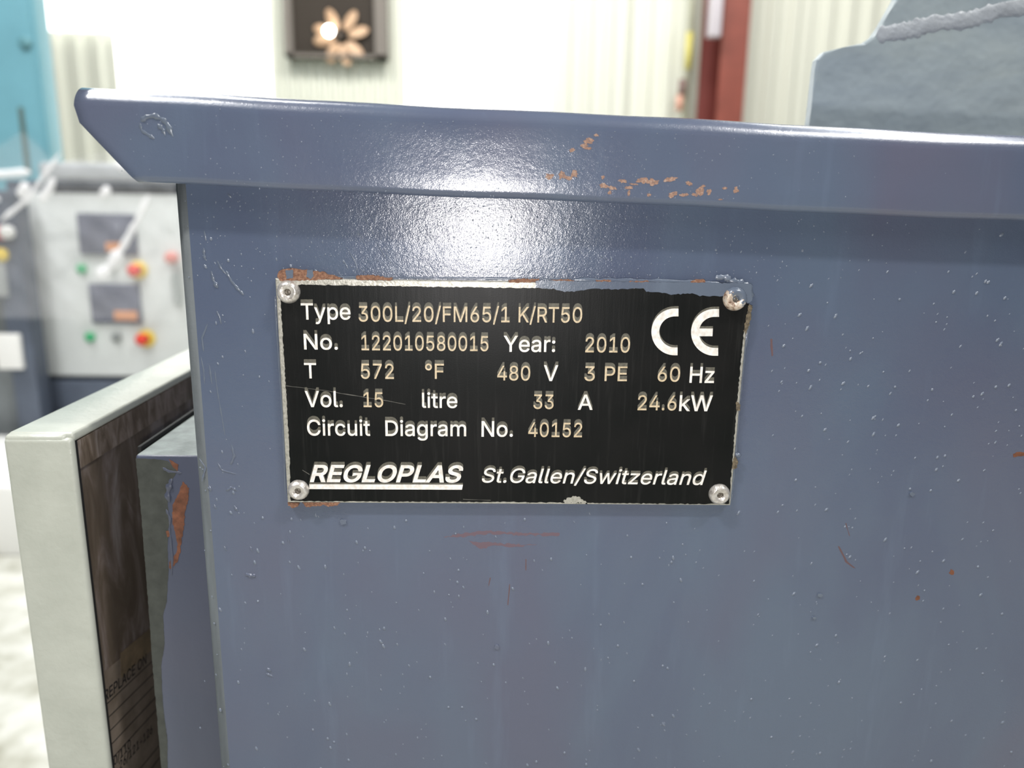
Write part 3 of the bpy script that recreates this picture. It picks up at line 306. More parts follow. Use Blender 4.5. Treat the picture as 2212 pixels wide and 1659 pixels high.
CAP = max(v for s in G['H'][1] for v in s[1::2]) / 1000
_cache = {}
def glyph_quads(ch, off):
    """non-zero winding fill of one outlined letter, as trapezoids"""
    if (ch, off) in _cache: return _cache[(ch, off)]
    polys = []
    for q in G[ch][1]:
        n = len(q) // 6; pts = []
        for i in range(n):
            a = Vector(q[i * 6 + 2:i * 6 + 4]); h1 = Vector(q[i * 6 + 4:i * 6 + 6]); j = (i + 1) % n
            h2 = Vector(q[j * 6:j * 6 + 2]); c = Vector(q[j * 6 + 2:j * 6 + 4]); d = (c - a)
            if d.length < .5: continue
            dev = max(abs(d.cross(h1 - a)), abs(d.cross(h2 - a))) / d.length; m = 1 if dev < 1 else 4
            for k in range(m):
                t = k / m; pts.append(a * (1 - t) ** 3 + h1 * 3 * t * (1 - t) ** 2 + h2 * 3 * t * t * (1 - t) + c * t ** 3)
        if off:
            N = len(pts); o2 = []
            for i in range(N):
                e1 = (pts[i] - pts[i - 1]); e2 = (pts[(i + 1) % N] - pts[i])
                if e1.length < .01 or e2.length < .01: o2.append(pts[i]); continue
                n1 = Vector((-e1.y, e1.x)).normalized(); n2 = Vector((-e2.y, e2.x)).normalized(); mm = n1 + n2
                if mm.length < .2: o2.append(pts[i] + n1 * off * 1000); continue
                mm.normalize(); o2.append(pts[i] + mm * (off * 1000 / max(.5, mm.dot(n1))))
            pts = o2
        polys.append([(p.x, p.y + 1e-4 * math.sin(k * 7.3)) for k, p in enumerate(pts)])
    E_ = []
    for p in polys:
        for a, c in zip(p, p[1:] + p[:1]):
            if abs(a[1] - c[1]) > 1e-7: E_.append((a, c, 1) if a[1] < c[1] else (c, a, -1))
    ys = {y for a, c, _ in E_ for y in (a[1], c[1])}
    for i in range(len(E_)):
        (x1, y1), (x2, y2), _ = E_[i]
        for k in range(i + 1, len(E_)):
            (x3, y3), (x4, y4), _ = E_[k]
            if y3 >= y2 or y4 <= y1: continue
            den = (x2 - x1) * (y4 - y3) - (y2 - y1) * (x4 - x3)
            if abs(den) < 1e-9: continue
            t = ((x3 - x1) * (y4 - y3) - (y3 - y1) * (x4 - x3)) / den; u = ((x3 - x1) * (y2 - y1) - (y3 - y1) * (x2 - x1)) / den
            if 0 < t < 1 and 0 < u < 1: ys.add(y1 + (y2 - y1) * t)
    ys = sorted(ys); out = []
    for ya, yb in zip(ys, ys[1:]):
        if yb - ya < 1e-3: continue
        ym = (ya + yb) / 2; L = []
        for (x1, y1), (x2, y2), w_ in E_:
            if y1 < ym < y2:
                f = lambda y: x1 + (x2 - x1) * (y - y1) / (y2 - y1); L.append((f(ym), f(ya), f(yb), w_))
        L.sort(); wn = 0; st = None
        for xm, xa_, xb_, w_ in L:
            if wn == 0: st = (xa_, xb_)
            wn += w_
            if wn == 0 and st: out.append((st[0], xa_, xb_, st[1], ya, yb))
    _cache[(ch, off)] = out; return out
def text_mesh(name, s, shear=0.0, off=0.0):
    V_, F_ = [], []; x = 0
    for ch in s:
        if ch == ' ': x += 220; continue
        for a0_, a1_, b1_, b0_, ya, yb in glyph_quads(ch, off):
            k = len(V_); V_ += [((x + a0_ + ya * shear) / 1000, ya / 1000, 0), ((x + a1_ + ya * shear) / 1000, ya / 1000, 0), ((x + b1_ + yb * shear) / 1000, yb / 1000, 0), ((x + b0_ + yb * shear) / 1000, yb / 1000, 0)]
            F_.append((k, k + 1, k + 2, k + 3))
        x += G[ch][0]
    me = bpy.data.meshes.new(name); me.from_pydata(V_, [], F_)
    xs = [v[0] for v in V_]; return me, min(xs), max(xs)
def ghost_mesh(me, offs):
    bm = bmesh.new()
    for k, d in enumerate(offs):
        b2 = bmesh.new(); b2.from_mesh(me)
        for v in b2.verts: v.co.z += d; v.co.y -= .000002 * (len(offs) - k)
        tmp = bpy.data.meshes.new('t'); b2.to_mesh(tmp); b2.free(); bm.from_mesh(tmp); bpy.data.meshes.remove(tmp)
    out = bpy.data.meshes.new('lettering_ghost'); bm.to_mesh(out); bm.free(); return out

# ============================================================ SETTING
FZ = -.98; YW = 9.2
box('floor', (-7, -4, FZ - .1), (8, YW + .3, FZ), FLOOR)['kind'] = 'structure'
wall = box('wall_back', (-7, YW, FZ), (8, YW + .15, 5.6), WALLB); wall['kind'] = 'structure'
def ribbed(name, x0, x1, z0, z1, Y, mat, parent, pitch=.125, depth=.035):
    bm = bmesh.new(); prof = []; x = x0
    while x < x1 - 1e-6:
        for u, d in ((0, 0), (.42, 0), (.56, depth), (.86, depth), (1.0, 0)):
            xx = x + u * pitch
            if xx <= x1 + 1e-6 and not (u == 1.0): prof.append((xx, Y - d))
        x += pitch
    prof.append((x1, Y))
    a = [bm.verts.new((p[0], p[1], z0)) for p in prof]; b = [bm.verts.new((p[0], p[1], z1)) for p in prof]
    for i in range(len(prof) - 1): bm.faces.new((a[i], a[i + 1], b[i + 1], b[i]))
    return from_bm(name, bm, mat, parent)
def wx(px, Y=YW): return P(px, 150, Y).x
panels = [(-640, 90, WALLB), (90, 255, WALLB), (255, 588, DAY), (588, 878, WALLB), (878, 1190, DAY), (1190, 1362, WALL), (1362, 1540, WALLB),
          (1540, 1745, WALLB), (1745, 2200, WALLB), (2200, 2700, WALLB)]
for a, b, m in panels:
    ribbed('daylight_panel' if m is DAY else 'wall_panel', wx(a), wx(b) - .01, FZ, 5.5, YW - .02, m, wall, .24 if m is not WALLB or a != 588 else .12)
# bright panels above the shaded part behind the film on the left
ribbed('daylight_panel', wx(70), wx(255) - .01, P(150, 70, YW).z, 5.4, YW - .08, DAY, wall)
# fan
fx0, fx1, fz0 = wx(628), wx(842), P(735, 132, YW).z
fz1 = fz0 + (fx1 - fx0) * 1.02; fcx, fcz = P(737, 79, YW - .2).x, P(737, 79, YW - .2).z
fcz = fcz; fan = empty('exhaust_fan', (fcx, YW - .05, fz0), 'dark square exhaust fan with pale blades high on the cream ribbed wall', 'fan')
box('housing', (fx0, YW - .16, fz0), (fx1, YW - .06, fz1), DKFAN, fan)
for lo, hi in (((fx0, fz0), (fx0 + .09, fz1)), ((fx1 - .13, fz0), (fx1, fz1)), ((fx0, fz1 - .08), (fx1, fz1)), ((fx0, fz0), (fx1, fz0 + .03))):
    box('frame_rail', (lo[0], YW - .24, lo[1]), (hi[0], YW - .16, hi[1]), FANFR, fan)
lathe('hub', [(.055, 0), (.055, .05), (.04, .06), (0, .06)], (fcx, YW - .17, fcz), DKFAN, fan, 16)
for a in (118, 58, 15, -42, -78, -118, -168, 165):
    A = math.radians(a); c = Vector((fcx + .195 * math.cos(A), YW - .2, fcz + .195 * math.sin(A)))
    bm = bmesh.new(); bmesh.ops.create_uvsphere(bm, u_segments=12, v_segments=6, radius=1)
    for v in bm.verts:
        x, y, z = v.co.x * .12, v.co.z * .008, v.co.y * .062; y += z * .4
        v.co = (c.x + x * math.cos(A) - z * math.sin(A), c.y + y, c.z + x * math.sin(A) + z * math.cos(A))
    from_bm('blade', bm, BLADE, fan, True)
sp = P(711, 67, YW - .27)
lathe('daylight_gap', [(.055, 0), (.055, .01), (0, .01)], sp, SPOT, fan, 16)
# column
col = empty('steel_column', (wx(1563, 8.7), 8.7, FZ), 'red oxide steel column standing against the ribbed wall', 'column')
cx0, cx1 = wx(1522, 8.7), wx(1606, 8.7)
box('flange', (cx0 + .14, 8.6, FZ), (cx1, 8.63, 5.5), RED, col); box('web', ((cx0 + cx1) / 2 + .07, 8.63, FZ), ((cx0 + cx1) / 2 + .09, 8.95, 5.5), RED, col)
box('flange', (cx0, 8.92, FZ), (cx1 - .1, 8.95, 5.5), simple('shaded_red_steel', (.13, .02, .015), .6), col)  # rear flange in a darker red that paints its shadow
eb = empty('electrical_box', (wx(1538, 8.5), 8.5, P(1538, 85, 8.5).z), 'pale grey box fixed beside the top of the red column', 'box')
box('enclosure', (wx(1524, 8.5), 8.46, P(1538, 80, 8.5).z), (wx(1550, 8.5), 8.58, P(1538, -60, 8.5).z), simple('pale_grey_box', (.45, .42, .46), .5), eb, .01)
pi = empty('conduit_pipe', (wx(1487, 9), 9, FZ), 'thin vertical conduit with a yellow band left of the red column', 'pipe')
def vpipe(name, px, Y, z0, z1, r, mat, par):
    c = P(px, 120, Y); bm = bmesh.new(); bmesh.ops.create_cone(bm, cap_ends=True, segments=12, radius1=r, radius2=r, depth=z1 - z0)
    for v in bm.verts: v.co += Vector((c.x, Y, (z0 + z1) / 2))
    return from_bm(name, bm, mat, par, True)
vpipe('pipe', 1487, 9.0, FZ, 5.4, .03, simple('pipe_grey', (.32, .32, .24), .5), pi)
vpipe('yellow_band', 1487, 9.0, P(1487, 150, 9).z, P(1487, 70, 9).z, .04, simple('yellow_paint', (.62, .56, .16), .5), pi)
vpipe('valve', 1478, 8.95, P(1478, 205, 8.95).z, P(1478, 172, 8.95).z, .045, simple('dark_valve', (.2, .13, .12), .5), pi)
vpipe('coupling', 1474, 8.95, P(1474, 240, 8.95).z, P(1474, 206, 8.95).z, .04, simple('pink_coupling', (.6, .33, .25), .5), pi)

# cyan cabinet
cy = empty('cyan_cabinet', (P(40, 340, 4).x, 4, FZ), 'tall cyan enamelled cabinet with a dark vertical slot at the left', 'cabinet')
xr = P(92, 250, 4.0).x; xm = P(-60, 250, 4).x
box('body', (xr - 1.4, 4.02, FZ), (xr, 4.16, 3.2), CYAN, cy, .01)
box('door', (xr - .62, 4.0, FZ + .1), (xr - .012, 4.02, 3.1), CYAN, cy, .006)
box('slot', (P(47, 290, 4).x, 3.99, P(50, 375, 4).z), (P(58, 290, 4).x, 4.0, P(50, 232, 4).z), SLOT, cy, .003)
lathe('latch', [(.03, 0), (.03, .015), (.02, .02), (0, .02)], P(56, 92, 4.0), simple('teal_latch', (.14, .33, .38), .5), cy, 14)

# wrapped control machine
D = 2.6
mc = empty('control_cabinet', (P(200, 600, D).x, D, FZ), 'film-wrapped control cabinet with two grey screens and coloured buttons on white', 'control cabinet')
def pbox(name, x0, y0, x1, y1, Y0, Y1, mat, par, bev=.004, label=None):
    ym = (y0 + y1) / 2; xm = (x0 + x1) / 2
    return box(name, (P(x0, ym, Y0).x, Y0, P(xm, y1, Y0).z), (P(x1, ym, Y0).x, Y1, P(xm, y0, Y0).z), mat, par, bev, label=label)
zt = P(200, 392, D).z
xl = P(45, 600, D).x; xrr = P(640, 600, D).x
box('frame', (xl - .03, D + .03, FZ + .0), (xrr, D + .75, zt), CABD, mc, .004)
box('front_panel', (P(62, 600, D).x, D, P(200, 812, D).z), (xrr - .05, D + .03, P(200, 418, D).z), CABW, mc, .004)
box('base', (xl - .03, D - .01, FZ), (xrr, D + .03, P(200, 822, D).z), CABD, mc, .004)
box('hood', (P(96, 400, D).x, D - .03, zt), (xrr, D + .7, P(200, 352, D).z), HOODM, mc, .015)
box('drip_edge', (P(110, 400, D).x, D - .02, zt - .012), (xrr, D + .02, zt + .004), CABD, mc, .003)
for k, (x0, y0, x1, y1) in enumerate(((168, 462, 292, 550), (194, 614, 302, 699))):
    s = pbox('screen', x0, y0, x1, y1, D - .014, D, SCREEN, mc, .003)
    q = ((228, 524, 262, 544), (246, 672, 296, 692))[k]
    pbox('readout', q[0], q[1], q[2], q[3], D - .018, D - .013, ORG, s, .001)
for nm, px, py, r, m in (('start_button', 178, 581, .017, GRN), ('key_switch', 243, 578, .012, GREYB), ('start_button', 196, 728, .017, GRN), ('key_switch', 253, 728, .017, GREYB)):
    lathe(nm, [(r, 0), (r, .012), (r * .7, .018), (0, .018)], P(px, py, D - .001), m, mc, 18)
for px, py in ((296, 583), (313, 731)):
    c = P(px, py, D - .001); b = lathe('stop_button', [(.016, 0), (.02, .02), (.022, .032), (.012, .04), (0, .04)], c, REDB, mc, 20)
    lathe('yellow_ring', [(.031, 0), (.031, .008), (.016, .009)], c + Vector((.007, 0, 0)), YEL, b, 20)
lathe('stop_button', [(.02, 0), (.02, .03), (.01, .035), (0, .035)], P(374, 556, D - .001), simple('pale_red_button', (.75, .3, .26), .5), mc, 16)
pbox('door_handle', 372, 590, 388, 660, D - .02, D, simple('pale_handle', (.38, .41, .40), .5), mc, .004)
sd = empty('side_console', (P(10, 640, D - .1).x, D - .1, FZ), 'dark blue console with red and yellow buttons at the left picture edge', 'console')
sx0, sx1 = P(-220, 600, D - .15).x, P(34, 640, D - .15).x
box('post', (P(2, 640, D - .12).x, D - .12, FZ), (P(56, 640, D - .12).x, D - .04, P(20, 412, D).z), CABD, sd, .006)
box('body', (sx0, D - .06, FZ), (P(1, 640, D - .12).x, D - .012, P(20, 430, D).z), CABG, sd, .006)
pbox('panel', -150, 560, 12, 640, D - .13, D - .06, simple('light_grey_panel', (.36, .38, .38), .5), sd)
pbox('label_plate', -10, 722, 44, 798, D - .14, D - .12, WHT, sd)
lathe('red_button', [(.022, 0), (.022, .02), (0, .024)], P(2, 503, D - .12), simple('dark_red_button', (.55, .05, .07), .5), sd, 16)
lathe('white_button', [(.022, 0), (.022, .02), (0, .024)], P(19, 501, D - .125), WHT, sd, 16)
lathe('yellow_button', [(.022, 0), (.022, .015), (0, .018)], P(5, 550, D - .12), YEL, sd, 16)
pl = box('plinth', (P(-300, 1100, 2.0).x, 1.95, FZ), (P(300, 1100, 2.0).x, 2.45, P(50, 1050, 1.95).z), WHT, None, .01)
setp(pl, 'low white plinth on the pale floor at the lower left edge', 'plinth')

# plastic film draped over the cabinet
def draped(name, x0, x1, top, bot, Y, mat, par, nx=70, ny=60, amp=.012, seed=1):
    bm = bmesh.new(); g = []
    rr = random.Random(seed); ph = [(rr.uniform(2, 9), rr.uniform(-6, 6), rr.uniform(0, 6.3)) for _ in range(7)]
    for j in range(ny + 1):
        row = []
        for i in range(nx + 1):
            u, v = i / nx, j / ny
            x = x0 + (x1 - x0) * u; tz = top(u); z = tz + (bot - tz) * v
            d = sum(abs(math.sin(a * u * 3 + b * v * 3 + c)) ** 3 for a, b, c in ph) / 7
            row.append(bm.verts.new((x, Y - amp * d * 2, z)))
        g.append(row)
    for j in range(ny):
        for i in range(nx): bm.faces.new((g[j][i], g[j][i + 1], g[j + 1][i + 1], g[j + 1][i]))
    return from_bm(name, bm, mat, par, True)
fm = empty('plastic_film', (P(150, 500, D - .2).x, D - .2, P(150, 640, D - .2).z), 'crumpled clear plastic film hanging over the white control cabinet', 'film')
def topz(u):
    return P(150, 330 - 40 * math.sin(u * 9) * (1 - u) - 60 * max(0, 1 - abs(u - .42) * 9), D - .2).z
draped('sheet', P(-160, 500, D - .2).x, P(380, 500, D - .2).x, topz, P(150, 690, D - .2).z, D - .17, FILM, fm)
def crease_glint(path, r, nm='crease_glint'):  # white bead on a film fold, standing in for its bright reflection
    o = bead(nm, path, r, D - .19, CREASE_GLINT, fm, .25, 6, .5)
for path, r in (([(322, 420), (300, 470), (262, 540), (238, 570)], .011), ([(262, 536), (240, 575), (208, 604)], .019), ([(266, 352), (256, 366)], .02), ([(236, 404), (220, 424)], .016), ([(60, 396), (40, 424)], .02),
                ([(238, 412), (214, 428)], .013), ([(116, 384), (104, 412), (88, 436)], .014), ([(130, 330), (60, 430), (0, 478)], .008),
                ([(60, 405), (44, 428)], .013), ([(-40, 380), (66, 372)], .016), ([(-60, 420), (0, 432)], .014)):
    crease_glint(path, r)

# ============================================================ THE PAINTED UNIT
YC = .0015; YR = -.003; YB = .013
unit = empty('temperature_control_unit', (P(1106, 900, YC).x, YC, FZ), 'blue-grey painted steel cabinet carrying a riveted black nameplate', 'cabinet')
xL = P(372, 420, YC).x; xL2 = P(470, 1650, YC).x; XL = (xL + xL2) / 2; XR = .46
zBL = P(372, 398, YR).z; zBR = P(2212, 478, YR).z; xa = P(372, 398, YR).x; xb = P(2212, 478, YR).x
sb = (zBR - zBL) / (xb - xa)
t0, t1 = P(165, 186, YR + .002), P(2212, 292, YR + .002); stp = (t1.z - t0.z) / (t1.x - t0.x)
zb = lambda x: zBL + sb * (x - xa)
zt_ = lambda x: t0.z + stp * (x - t0.x)
# body: bent sheet with a rounded left corner
bm = bmesh.new(); prof = [(XR, YC)]
rc = .0032
for k in range(9):
    a = math.pi / 2 * k / 8; prof.append((XL + rc - rc * math.sin(a), YC + rc - rc * math.cos(a)))
prof += [(XL, .34), (XR, .34)]
top = [bm.verts.new((x, y, min(zb(x), zt_(x)) + .016)) for x, y in prof]; bot = [bm.verts.new((x, y, FZ + .03)) for x, y in prof]
n = len(prof)
for i in range(n): bm.faces.new((top[i], bot[i], bot[(i + 1) % n], top[(i + 1) % n]))
bm.faces.new(top); bm.faces.new(bot[::-1])
o = from_bm('body', bm, PAINT, unit)
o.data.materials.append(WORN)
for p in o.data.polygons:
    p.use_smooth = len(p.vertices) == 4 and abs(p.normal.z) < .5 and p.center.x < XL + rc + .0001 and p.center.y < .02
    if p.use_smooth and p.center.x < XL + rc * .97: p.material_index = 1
for fx, fy in ((XL + .04, .05), (XR - .04, .05), (XL + .04, .3), (XR - .04, .3)):
    box('foot', (fx - .02, fy - .02, FZ), (fx + .02, fy + .02, FZ + .035), MATTBLK, unit, .003)

# lid: bent flange with rounded top and bottom bends and a clipped left corner
c1, c2, c3 = P(160, 190, YR), P(159, 252, YR), P(287, 386, YR)
def xleft(z):
    if z >= c2.z: return c1.x + (c2.x - c1.x) * (c1.z - z) / max(1e-6, c1.z - c2.z)
    t = (c2.z - z) / (c2.z - c3.z); return c2.x + (c3.x - c2.x) * min(1.05, t)
rt, rb = .0042, .0016
sec = []   # (depth y, t 0..1 bottom->top offset as ('b'|'t', dz))
sec.append((YC - .0004, 'b', .0004))
for k in range(6):
    a = math.pi / 2 * k / 5; sec.append((YR + rb - rb * math.sin(a), 'b', rb - rb * math.cos(a)))
for f in (.25, .5, .75): sec.append((YR, 'm', f))
for k in range(9):
    a = math.pi / 2 * k / 8; sec.append((YR + rt - rt * math.cos(a), 't', -(rt - rt * math.sin(a))))
sec.append((.345, 't', 0)); sec.append((.345, 't', -.004)); sec.append((YC - .0004, 't', -.004))
bm = bmesh.new(); cols = []
NX = 60
for i in range(NX + 1):
    u = i / NX; colv = []
    for y, m_, d in sec:
        def zz(x):
            if m_ == 'b': return zb(x) + d
            if m_ == 't': return zt_(x) + d
            return zb(x) + rb + (zt_(x) - rt - zb(x) - rb) * d
        x = c1.x
        for _ in range(6): x = xleft(zz(x))
        X = x + (XR + .012 - x) * u ** 1.3
        wob = .00012 * math.sin(X * 60) + .00008 * math.sin(X * 170 + 1)
        colv.append(bm.verts.new((X, y, zz(X) + wob)))
    cols.append(colv)
ns = len(sec)
for A, B in zip(cols, cols[1:]):
    for k in range(ns): bm.faces.new((A[k], B[k], B[(k + 1) % ns], A[(k + 1) % ns]))
bm.faces.new(cols[0]); bm.faces.new(cols[-1][::-1])
lid = from_bm('lid', bm, PAINT2, unit); lid.data.materials.append(BEND)
for p in lid.data.polygons:
    if .2 < p.normal.z < .97 and p.center.y < .01: p.material_index = 1
for p in lid.data.polygons: p.use_smooth = len(p.vertices) == 4 and p.center.y < .02
bead('weld_mark', [(304, 262), (316, 252), (334, 250), (352, 258), (362, 270), (374, 296)], .0006, YR, THICK, lid, .5, 4, .5)
bead('weld_mark', [(302, 266), (306, 282), (322, 292), (334, 300)], .00035, YR, THICK, lid, .5, 4, .5)
bead('weld_mark', [(340, 268), (352, 280), (357, 294)], .0004, YR, THICK, lid, .5, 4, .5)
for cx, cy, rx, ry, a in ((1272, 304, 10, 7, -.3), (1262, 314, 9, 5, -.2), (1269, 320, 10, 3, 0), (1288, 292, 5, 3, 0), (1236, 324, 6, 4, -.4),
        (1187, 381, 9, 7, 0), (1214, 378, 7, 9, .6), (1226, 384, 10, 4, .3), (1240, 376, 8, 8, -.4), (1303, 401, 9, 6, .3), (1322, 406, 9, 4, .2), (1317, 416, 4, 4, 0),
        (1346, 391, 9, 4, 0), (1358, 405, 9, 3, 0), (1383, 389, 9, 4, -.4), (1392, 390, 8, 6, 0), (1410, 393, 12, 7, 0), (1447, 387, 15, 5, -.15), (1488, 396, 7, 4, .3),
        (1452, 421, 11, 5, -.4), (1477, 421, 9, 4, -.1), (1500, 421, 7, 3, .3), (1512, 414, 9, 9, .4), (1532, 415, 5, 6, 0), (1517, 403, 7, 3, -.4), (1566, 406, 5, 3, 0), (1590, 411, 5, 7, 0),
        (1402, 421, 5, 3, 0), (1358, 417, 3, 6, 0), (1302, 383, 4, 4, 0), (1556, 431, 5, 1.5, 0), (1370, 398, 10, 2, .1)):
    flake('rust_flake', blob(cx, cy, rx, ry, 16, .34, a), YR, RUSTL, lid, .00004, 0, 90)

# paint runs and nibs on the front
for path, r in (([(441, 498), (445, 520)], .00028), ([(440, 535), (441, 552), (444, 562)], .00026), ([(456, 585), (462, 607), (470, 622)], .0004), ([(488, 585), (500, 607), (516, 626), (527, 637)], .0003),
        ([(469, 563), (478, 580), (488, 592)], .00022), ([(492, 418), (500, 428)], .0003), ([(468, 672), (474, 684), (478, 700)], .0002), ([(434, 770), (440, 800), (442, 830)], .00018),
        ([(452, 788), (458, 830)], .0002), ([(464, 800), (470, 846), (478, 892), (486, 940)], .00016), ([(448, 700), (436, 730), (440, 760)], .0002),
        ([(500, 960), (506, 984), (498, 1004)], .00028), ([(470, 1000), (480, 1016), (510, 1024)], .00022), ([(430, 990), (444, 1010), (436, 1040)], .00022),
        ([(530, 1240), (544, 1244), (552, 1243)], .0005), ([(576, 1444), (586, 1450)], .0005), ([(505, 1092), (514, 1104)], .0003), ([(742, 560), (752, 580)], .00014), ([(752, 540), (766, 562), (774, 584)], .00012), ([(730, 588), (744, 604)], .00014),
        ([(786, 470), (800, 492), (808, 508)], .00011), ([(800, 462), (816, 488)], .0001), ([(774, 500), (792, 534)], .0001), ([(812, 520), (828, 548), (834, 560)], .00013), ([(826, 530), (842, 556)], .00012), ([(838, 500), (850, 520)], .0001), ([(776, 578), (790, 592)], .00012),
        ([(462, 1090), (468, 1100)], .0003), ([(488, 1060), (500, 1052), (512, 1060)], .0003), ([(452, 1048), (456, 1062)], .0003), ([(540, 1180), (546, 1192)], .0003), ([(575, 1455), (590, 1462)], .0004), ([(484, 1180), (490, 1190)], .0003),
        ([(620, 1156), (626, 1176)], .00022), ([(548, 1142), (552, 1152)], .00012)):
    bead('paint_run', path, r, YC, THICK, unit, .5, 5, .6)
bm = bmesh.new()
def nib(px, py, r, st, ang, Y):
    c = P(px, py, Y); ring = []
    for k in range(8):
        a = math.pi / 4 * k; x, z = math.cos(a) * r, math.sin(a) * r * st
        ring.append((x * math.cos(ang) - z * math.sin(ang), x * math.sin(ang) + z * math.cos(ang)))
    lo = [bm.verts.new((c.x + x, Y, c.z + z)) for x, z in ring]; hi = [bm.verts.new((c.x + x * .6, Y - r * .55, c.z + z * .6)) for x, z in ring]
    tp = bm.verts.new((c.x, Y - r * .75, c.z))
    for k in range(8): bm.faces.new((lo[k], lo[(k + 1) % 8], hi[(k + 1) % 8], hi[k])); bm.faces.new((hi[k], hi[(k + 1) % 8], tp))
rn = random.Random(3)
for _ in range(900):
    px, py = rn.uniform(400, 2300), rn.uniform(470, 1700)
    if py < 600 and rn.random() < .5: continue
    if 585 < px < 1630 and 592 < py < 1100: continue
    if py > 640 and px < 430: continue
    ang = math.radians(-35 + rn.uniform(-12, 12)) if px > 1500 else math.radians(18 + rn.uniform(-15, 15))
    nib(px, py, rn.choice((.00013, .00015, .00018, .00022, .00032)), rn.uniform(1, 2.4), ang, YC)
for _ in range(900):  # tiny extra nibs added for the glints below the lid
    px, py = rn.gauss(1000, 400), 415 + (rn.random() ** 1.4) * 190
    if not 400 < px < 2200 or py < 402 + (px - 370) * .0423 + 8: continue
    nib(px, py, rn.choice((.00008, .0001, .00012, .00016)), rn.uniform(1, 1.6), rn.uniform(-.8, .8), YC)
o = from_bm('paint_nibs', bm, NIB, unit, True); o['kind'] = 'stuff'
bm = bmesh.new()
for _ in range(420):
    px = rn.gauss(1100, 380); py = rn.uniform(225, 430)
    if not 190 < px < 2250: continue
    if py > zt_(0) and py > 195 + (px - 165) * .052 + 200: continue
    if py < 185 + (px - 165) * .052 + 34: continue
    nib(px, py, rn.choice((.00007, .00009, .00012)), rn.uniform(1, 1.8), rn.uniform(-1, 1), YR)
o = from_bm('paint_nibs', bm, NIB, lid, True); o['kind'] = 'stuff'
for px, py, r in ((742, 1127, .0008), (1073, 1397, .0006), (1970, 1067, .0006), (1770, 1285, .0006), (1758, 1334, .0004)):
    flake('paint_lump', blob(px, py, r * 9000, r * 7500, 12, .25), YC, THICK, unit, .0003, .6, 4)
SCUFF = simple('mauve_scuff', (.135, .092, .115), .5)
DSC = simple('red_brown_scratch', (.12, .07, .075), .5)
for pts in ([(958, 1160), (1010, 1150), (1060, 1147), (1130, 1151), (1210, 1152), (1208, 1157), (1120, 1156), (1060, 1153), (1000, 1160)],
            [(1012, 1168), (1060, 1172), (1110, 1176), (1160, 1176), (1120, 1181), (1060, 1180), (1040, 1186), (1026, 1180)]):
    flake('scuff', pts, YC, SCUFF, unit, .00001, 2.2, 5)
for pts in ([(1100, 1262), (1102, 1262), (1098, 1308), (1096, 1306)], [(1058, 1248), (1060, 1248), (1056, 1266), (1055, 1266)], [(1135, 1208), (1137, 1208), (1137, 1232), (1135, 1232)],
            [(1810, 1180), (1813, 1180), (1830, 1212), (1848, 1227), (1843, 1227), (1826, 1214)], [(1826, 1130), (1828, 1130), (1836, 1158), (1834, 1156)], [(1664, 732), (1668, 732), (1670, 768), (1667, 770), (1664, 750)]):
    flake('scratch', pts, YC, DSC, unit, .00001, .5, 8)
flake('rust_flake', [(2188, 980), (2200, 976), (2230, 978), (2230, 986), (2205, 985), (2190, 988)], YC, ORANGE, unit, .00003, 1, 4)
flake('rust_flake', blob(2055, 1237, 5, 7, 10, .3), YC, ORANGE, unit, .00003, 1, 3); flake('rust_flake', blob(1982, 1292, 4, 6, 10, .3), YC, ORANGE, unit, .00003, 1, 3)

# ------------------------------------------------------------ nameplate
plate = empty('nameplate', (0, 0, 0), None, None); plate.parent = unit; plate.matrix_parent_inverse = Matrix.Translation(unit.location).inverted()
plate['label'] = 'black riveted nameplate with worn metal edges'
K = [P(594, 601), P(1622, 614), P(1578, 1092), P(621, 1086)]
prism('metal_plate', [tuple(k) for k in K], 0.0, YC + .0002, ALU, plate, .0003)
face = [(606, 640), (640, 615), (651, 615), (740, 616), (830, 618), (980, 620), (1120, 622), (1300, 622), (1450, 623), (1600, 625), (1620, 640), (1607, 715), (1594, 847), (1587, 931), (1579, 1033), (1575, 1088), (1520, 1089), (1230, 1086), (1080, 1084), (911, 1084), (628, 1082), (625, 965), (615, 796), (608, 680)]
flake('black_face', face, 0, BLACK, plate, .00003, 1.0, 5)
sp_ = [(1157, 606), (1300, 608), (1450, 610), (1600, 612), (1622, 613), (1625, 650), (1614, 656), (1606, 640), (1590, 625), (1560, 640), (1512, 639), (1495, 634), (1450, 636), (1420, 630), (1395, 631), (1390, 623), (1330, 625), (1280, 624), (1240, 630), (1215, 630), (1196, 624), (1157, 622)]
flake('paint_overspill', sp_, -.00003, THICK, plate, .00006, 1.2, 5)
bead('paint_ridge', [(1240, 605), (1330, 606), (1420, 607), (1500, 610), (1560, 614)], .0005, .0003, THICK, plate, .35, 8, .5)
bead('paint_ridge', [(1575, 606), (1600, 612), (1617, 622), (1620, 650)], .0009, .0006, THICK, plate, .35, 5, .5)
bead('paint_ridge', [(1545, 600), (1566, 598), (1580, 606)], .0007, .001, NIB, plate, .4, 5, .5)
bead('paint_ridge', [(1619, 690), (1608, 760), (1600, 840), (1594, 900), (1588, 990), (1580, 1060), (1577, 1086)], .00035, .0007, THICK, plate, .4, 9, .6)
bead('paint_ridge', [(594, 640), (597, 700), (603, 790), (609, 880), (614, 980), (617, 1070)], .0002, .0009, THICK, plate, .3, 9, .5)
bead('paint_ridge', [(690, 598), (860, 600), (1000, 601), (1240, 603)], .0002, .0008, THICK, plate, .5, 12, .5)
CRUST = simple('brown_crust', (.12, .095, .06), .7, 0, 1600, .6, .0002, 1500)
